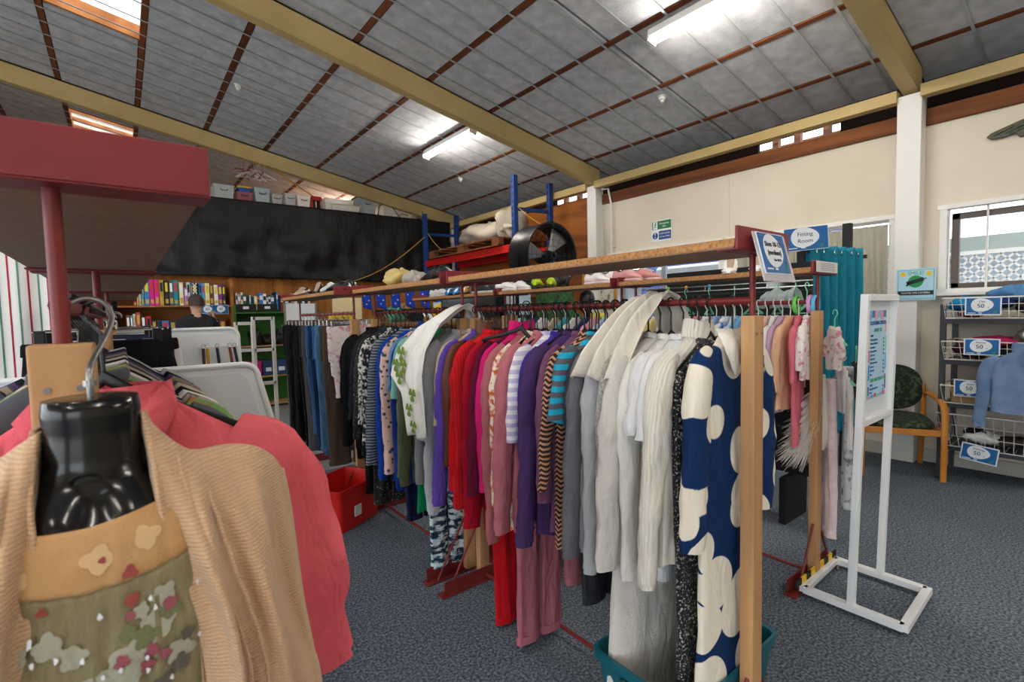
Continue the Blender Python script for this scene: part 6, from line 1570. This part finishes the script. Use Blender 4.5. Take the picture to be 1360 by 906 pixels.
r = random.Random(21)
while x < 2.44:
    w = .022 + r.random() * .026; c, n = BC[k % len(BC)]
    h = .20 + r.random() * .10
    o = thing('book', ('%s book in the %s of the top row of the green bookcase' % (n, ('first half', 'second half')[k >= len(BC)])), 'book', (x + w / 2, 8.46, 1.502 + (.02 if x < 1.95 else 0)))
    MB().bounds((-w / 2 + .001, 0, 0), (w / 2 - .001, .16, h)).build('cover', mat('bk_' + c, c, .5), o, smooth=False)
    MB().bounds((-w / 2 + .004, -.001, h * .6), (w / 2 - .004, 0, h * .85)).build('spine_label', M_signwhite if k % 2 else M_ink, o, smooth=False)
    x += w + .003; k += 1
for j, (xa, xb) in enumerate(((1.36, 1.64), (1.66, 1.94))):
    o = thing('book_bin', ('black book bin at the post end of the top row', 'black book bin beside it towards the middle of the top row')[j], 'box', ((xa + xb) / 2, 8.45, 1.502))
    b = MB().bounds((-.14, -.01, 0), (.14, -.003, .12)); b.bounds((-.14, -.01, 0), (-.135, .17, .12)); b.bounds((.135, -.01, 0), (.14, .17, .12)); b.bounds((-.14, -.01, 0), (.14, .17, .006))
    b.build('tray', M_black, o, smooth=False); MB().bounds((-.04, -.0115, .045), (.04, -.01, .085)).build('label_card', M_signwhite, o, smooth=False)
x = 1.98
for k in range(14):
    w = .02 + r.random() * .02; c, n = BC[(k * 7 + 4) % len(BC)]; h = .2 + r.random() * .1
    o = thing('book', n + ' book leaning on the middle shelf of the green bookcase', 'book', (x, 8.5, .985), ry=-.12)
    MB().bounds((-w / 2, 0, 0), (w / 2, .16, h)).build('cover', mat('bk_' + c, c, .5), o, smooth=False)
    MB().bounds((-w / 2 + .003, -.001, h * .2), (w / 2 - .003, 0, h * .5)).build('spine_label', M_signwhite, o, smooth=False)
    x += w + .008
for k, (nm, lb, ct, loc, r_, c) in enumerate((('boot', 'black ankle boot on the middle shelf of the green bookcase', 'boot', (1.62, 8.5, 1.11), (.09, .13, .125), '#1b1b1d'), ('boot', 'second black boot tipped beside the ankle boot', 'boot', (1.80, 8.5, 1.06), (.11, .12, .075), '#202023'), ('boot', 'black slouchy boot beside the leaning books', 'boot', (1.94, 8.46, 1.07), (.06, .1, .085), '#242427'))):
    lump(nm, lb, ct, loc, r_, mat('boot_leather', '#1c1c1e', .4), 160 + k)
for k, (xa, xb, c, n) in enumerate(((1.42, 1.68, '#b51f74', 'magenta'), (1.70, 1.86, '#23395a', 'navy labelled'), (1.88, 2.06, '#2a4468', 'dusk blue'))):
    o = thing('shoe_box', n + ' box on the lower shelf of the green bookcase', 'box', ((xa + xb) / 2, 8.47, .505)); w = (xb - xa) / 2; mm = mat('sb' + c, c, .5)
    MB().bounds((-w, 0, 0.0), (w, .3, .2)).build('body', mm, o, smooth=False); MB().bounds((-w - .004, -.004, .16), (w + .004, .304, .23)).build('lid', mm, o, smooth=False, bevel=.004)
    MB().bounds((-w * .5, -.006, .06), (w * .5, 0, .12)).build('label_card', M_signwhite, o, smooth=False)
# white wooden airer in front
t = thing('airer', 'white painted slatted airer standing in front of the green bookcase', 'airer', (1.0, 5.2, 0))
for (x0, x1, y, h) in ((-.16, -.02, .06, 1.37), (-.03, .14, -.04, 1.415)):
    f_ = MB()
    for xx in (x0, x1): f_.bar((xx, y, 0), (xx, y, h), .03, .03, up=(0, 1, 0))
    f_.bar((x0, y, h - .015), (x1, y, h - .015), .03, .03); f_.bar((x0, y, .78), (x1, y, .78), .03, .03); f_.bar((x0, y, .3), (x1, y, .3), .03, .03); f_.bar((x0, y, 1.1), (x1, y, 1.1), .03, .03)
    f_.build('frame', M_white, t, smooth=False)
# ================================================================== shoes on the rack shelves
def shoe(label, loc, rz, kind, c, c2='#e9e7e2', L_=.26, group=None):
    t = thing('shoe', label, 'shoe', loc, rz, group)
    mU = mat('shoe_%s_%s' % (kind, c), c, .35 if kind in ('heel', 'loafer') else .7, spec=.5); mS = mat('sole_' + c2, c2, .6)
    W = [.012, .030, .036, .036, .031, .029, .032, .037, .040, .038, .030, .012]
    if kind == 'heel':
        Hh = [.070, .068, .058, .045, .030, .018, .010, .006, .005, .005, .005, .005]; top = [.10, .115, .10, .070, .048, .034, .032, .036, .036, .032, .026, .016]
    elif kind == 'loafer':
        Hh = [.028, .026, .024, .020, .014, .010, .010, .010, .010, .010, .011, .012]; top = [.075, .085, .080, .070, .062, .066, .075, .068, .056, .046, .036, .022]
    else:
        Hh = [.024] * 12; top = [.078, .090, .085, .078, .080, .092, .090, .078, .062, .052, .044, .032]
    m = 30; s = np.linspace(0, 1, m); s0 = np.linspace(0, 1, 12)
    w, hb, tp = np.interp(s, s0, W), np.interp(s, s0, Hh), np.interp(s, s0, top)
    rings = []
    for i in range(m):
        ring = []
        for j in range(18):
            a = 2 * PI * j / 18
            zq = hb[i] + (tp[i] - hb[i]) * (.5 + .5 * math.sin(a)); ring.append((w[i] * math.copysign(abs(math.cos(a)) ** .75, math.cos(a)) * (1 if math.sin(a) < 0 else 1 - .45 * math.sin(a)), -L_ / 2 + L_ * s[i], zq))
        rings.append(ring)
    MB().loft(rings).build('upper', mU, t)
    MB().loft([[(w[i] * 1.06 * math.cos(a), -L_ / 2 - .004 + (L_ + .008) * s[i], (hb[i] - (.006 if kind != 'sneaker' else .0235)) + (.007 if kind != 'sneaker' else .026) * (.5 + .5 * math.sin(a))) for a in [2 * PI * j / 12 for j in range(12)]] for i in range(m)]).build('sole', mS, t)
    # opening
    MB().loft([[(w[i] * .55 * math.cos(a), -L_ / 2 + L_ * s[i], tp[i] - .002 + .004 * math.sin(a)) for a in [2 * PI * j / 12 for j in range(12)]] for i in range(2, 13 if kind != 'heel' else 17)]).build('opening', M_blackmat if kind != 'heel' else mat('insole_tan', '#a98f78', .7), t)
    if kind == 'heel': MB().tube([(0, -L_ / 2 + .035, .062), (0, -L_ / 2 + .025, .03), (0, -L_ / 2 + .027, 0)], [.02, .009, .006], 8).build('heel', mU, t)
    if kind == 'loafer':
        MB().bounds((-.03, -L_ / 2, 0), (.03, -L_ / 2 + .065, .026)).build('heel', M_blackmat, t, bevel=.006)
        MB().tube([(-.03, .0, .070), (0, .0, .082), (.03, .0, .070)], .006, 6).build('strap', mU, t)
    if kind == 'sneaker':
        for k in range(5): MB().tube([(-.018, .0 + .018 * k, .090 - .007 * k), (0, .004 + .018 * k, .095 - .007 * k), (.018, .0 + .018 * k, .090 - .007 * k)], .0025, 5).build('lace', M_signwhite if c != '#f2f0ee' else mS, t)
    if kind == 'clog':
        pass
    return t
ZT = ZS + .0265
SH = [('glossy black leather shoe toe towards the rack joint', (1.42, 2.52, ZT), -.1, 'loafer', '#16181d', '#101012', .30),
 ('glossy black leather shoe with laces beside its twin', (1.40, 2.36, ZT), 3.0, 'loafer', '#171a20', '#101013', .30),
 ('black patent shoe near the middle rack joint', (1.33, 3.62, ZT), 2.5, 'loafer', '#1a1e26', '#101012', .29), ('second black patent shoe near the middle rack joint', (1.30, 3.72, ZT), .4, 'loafer', '#191c24', '#111113', .29),
 ('silver white court shoe beside the patent shoes', (1.30, 3.92, ZT), 2.2, 'loafer', '#d4d8da', '#9a9a98', .24), ('silver white court shoe turned on its side', (1.34, 4.02, ZT), 2.6, 'loafer', '#cfd4d7', '#9a9a98', .24),
 ('black high heel on the far shelf', (1.28, 4.28, ZT), 2.4, 'heel', '#15161a', '#101012', .24), ('black high heel behind its twin', (1.32, 4.42, ZT), 2.3, 'heel', '#16171b', '#101012', .24),
 ('leopard print flat shoe on the far shelf end', (1.28, 4.62, ZT), 2.4, 'loafer', '#b29a8a', '#7a5a48', .24), ('leopard print flat shoe at the very end', (1.33, 4.74, ZT), 2.6, 'loafer', '#ad9482', '#7a5a48', .24),
 ('white canvas shoe on the rear shelf far end', (2.70, 4.72, ZT), 3.2, 'sneaker', '#e4e2de', '#d8d6d2', .26), ('white canvas shoe beside the blue sandals', (2.66, 4.55, ZT), 3.14, 'sneaker', '#dedcd8', '#d8d6d2', .26),
 ('bright blue sandal on the rear shelf', (2.64, 4.36, ZT), 2.4, 'loafer', '#1668a8', '#124a78', .24), ('second bright blue sandal on the rear shelf', (2.68, 4.26, ZT), 2.2, 'loafer', '#1b70b2', '#124a78', .24),
 ('tan strappy sandal on the rear shelf', (2.66, 4.08, ZT), 2.2, 'loafer', '#a97842', '#7c5630', .24), ('brown strappy sandal behind the tan one', (2.70, 3.98, ZT), 2.4, 'loafer', '#5d4a3c', '#40322a', .24),
 ('black trainer with white sole on the rear shelf', (2.66, 3.80, ZT), 3.32, 'sneaker', '#23262a', '#d9dada', .29), ('charcoal trainer with pale laces on the rear shelf', (2.70, 3.66, ZT), 3.2, 'sneaker', '#2e3236', '#4c4f52', .29),
 ('white trainer by the rear rack joint', (2.64, 3.42, ZT), 3.14, 'sneaker', '#f2f0ee', '#e6e4e0', .28), ('second white trainer by the rear rack joint', (2.70, 3.30, ZT), 3.08, 'sneaker', '#eceae7', '#e6e4e0', .28),
 ('neon yellow and black football shoe', (2.66, 3.02, ZT), -.9, 'sneaker', '#b9d422', '#23241f', .28), ('second neon yellow and black football shoe', (2.70, 2.90, ZT), -.8, 'sneaker', '#b2cf1e', '#262722', .28),
 ('white and pink trainer above the pale notice', (2.68, 2.40, ZT), 3.02, 'sneaker', '#efe6e4', '#e8d6d4', .26), ('second white and pink trainer', (2.72, 2.30, ZT), 3.08, 'sneaker', '#eadfdd', '#e3cfcd', .26),
 ('pink trainer by the near rear rack joint', (2.66, 2.12, ZT), 3.02, 'sneaker', '#d79a98', '#e5c5c2', .26), ('second pink trainer by the near rear rack joint', (2.72, 2.03, ZT), 3.14, 'sneaker', '#d08f8d', '#e5c5c2', .26),
 ('white high wedge shoe near the sizes sign', (2.68, 1.42, ZT), 2.0, 'heel', '#f0eeec', '#e9e7e4', .27), ('second white wedge shoe near the sizes sign', (2.68, 1.27, ZT), 2.0, 'heel', '#eeecea', '#e9e7e4', .27)]
for s_ in SH: shoe(s_[0], s_[1], s_[2], s_[3], s_[4], s_[5], s_[6])
lump('hat', 'pale yellow folded hat on the middle row shelf', 'hat', (1.42, 2.95, ZT + .05), (.10, .14, .055), C('#c9b274'), 201)
lump('scarf', 'grey white crumpled slipper beside the yellow hat', 'scarf', (1.42, 2.76, ZT + .04), (.06, .09, .04), C('#a9a39b'), 202)
# sign and folder seen under the far shelf
t = thing('framed_card', 'white framed card hung under the far shelf above the trousers', 'picture', (1.62, 6.0, 0))
MB().bounds((-.16, 0, 1.30), (.18, .01, 1.56)).build('card', M_signwhite, t, smooth=False)
for x in (-.16, .18): MB().bounds((x - .01, -.005, 0), (x + .01, .012, 1.57)).build('post', M_steel, t, smooth=False)
t = thing('notice_board', 'cream board with a yellow sale card behind the trousers', 'board', (2.35, 6.9, 0))
MB().bounds((-.05, 0, 1.15), (.36, .02, 1.66)).build('board', mat('cream_board', '#d8c69a', .7), t, smooth=False); MB().bounds((-.04, .0, 0), (.0, .02, 1.15)).build('leg', M_pine, t, smooth=False); MB().bounds((.3, .0, 0), (.34, .02, 1.15)).build('leg', M_pine, t, smooth=False)
MB().bounds((-.12, -.03, 1.32), (.22, -.02, 1.44)).xf(Matrix.Rotation(.0, 4, 'Y')).build('yellow_card', mat('sale_yellow', '#dcb42a', .5), t, smooth=False)
text('lettering', 'HALF PRICE', .045, (.05, -.032, 1.38), M_ink, t)
# ================================================================== bins on the floor
def bin_(label, loc, rz, w, d, h, m, inner):
    t = thing('plastic_bin', label, 'bin', loc, rz)
    def rect(a, b_, z, r=.03, n=5):
        P = []
        for cx, cy, s in ((a - r, b_ - r, 0), (-a + r, b_ - r, 1), (-a + r, -b_ + r, 2), (a - r, -b_ + r, 3)):
            for k in range(n): q = PI / 2 * (s + k / (n - 1)); P.append((cx + r * math.cos(q), cy + r * math.sin(q), z))
        return P
    R_ = [rect(w * .40, d * .40, 0), rect(w * .48, d * .48, h - .03), rect(w * .5, d * .5, h - .03), rect(w * .505, d * .505, h), rect(w * .48, d * .48, h), rect(w * .39, d * .39, .012)]
    MB().loft(R_, True, True).build('tub', m, t)
    for s in (-1, 1): MB().bounds((s * w * .5 - .008, -d * .16, h - .09), (s * w * .5 + .008, d * .16, h - .035)).build('handle', inner, t, smooth=False, bevel=.006)
    return t
M_binred = mat('red_bin_plastic', '#d01f1c', .4, spec=.4)
t = bin_('red plastic bin on the carpet under the dark tops', (1.13, 3.34, .002), .5, .46, .36, .29, M_binred, M_binred)
MB().bounds((-.10, -.180, .10), (-.04, -.172, .17)).xf(Matrix.Rotation(.06, 4, 'X')).build('label_sticker', M_signwhite, t, smooth=False)
M_bint = mat('teal_bin_plastic', '#0e5a66', .4, spec=.4)
bin_('dark teal plastic bin below the navy print dress', (1.42, .90, .002), 0, .54, .36, .30, M_bint, mat('teal_bin_dark', '#0a3f48', .5))
t = thing('wire_crate', 'white wire crate on the floor under the trousers rack', 'crate', (.95, 5.0, .004))
MB().tube([(-.3, -.25, .3), (.3, -.25, .3), (.3, .25, .3), (-.3, .25, .3)], .006, 6, closed=True).build('top_rim', M_wire, t)
b = MB()
for k in range(11):
    for s in (-1, 1):
        b.tube([(-.3 + .06 * k, s * .25, 0), (-.3 + .06 * k, s * .25, .3)], .0025, 4); b.tube([(s * .3, -.25 + .05 * k, 0), (s * .3, -.25 + .05 * k, .3)], .0025, 4)
for z in (.0, .1, .2): b.tube([(-.3, -.25, z), (.3, -.25, z), (.3, .25, z), (-.3, .25, z)], .0025, 4, closed=True)
b.build('wire_mesh', M_wire, t)['kind'] = 'stuff'
o = tag(MB().box((0, 0, .012), (.03, .012, .02)).build('floor_scrap', M_blackmat, bevel=.003), 'small black scrap lying on the open carpet', 'scrap'); o.location = (1.88, .52, 0); o.rotation_euler = (0, 0, .5)
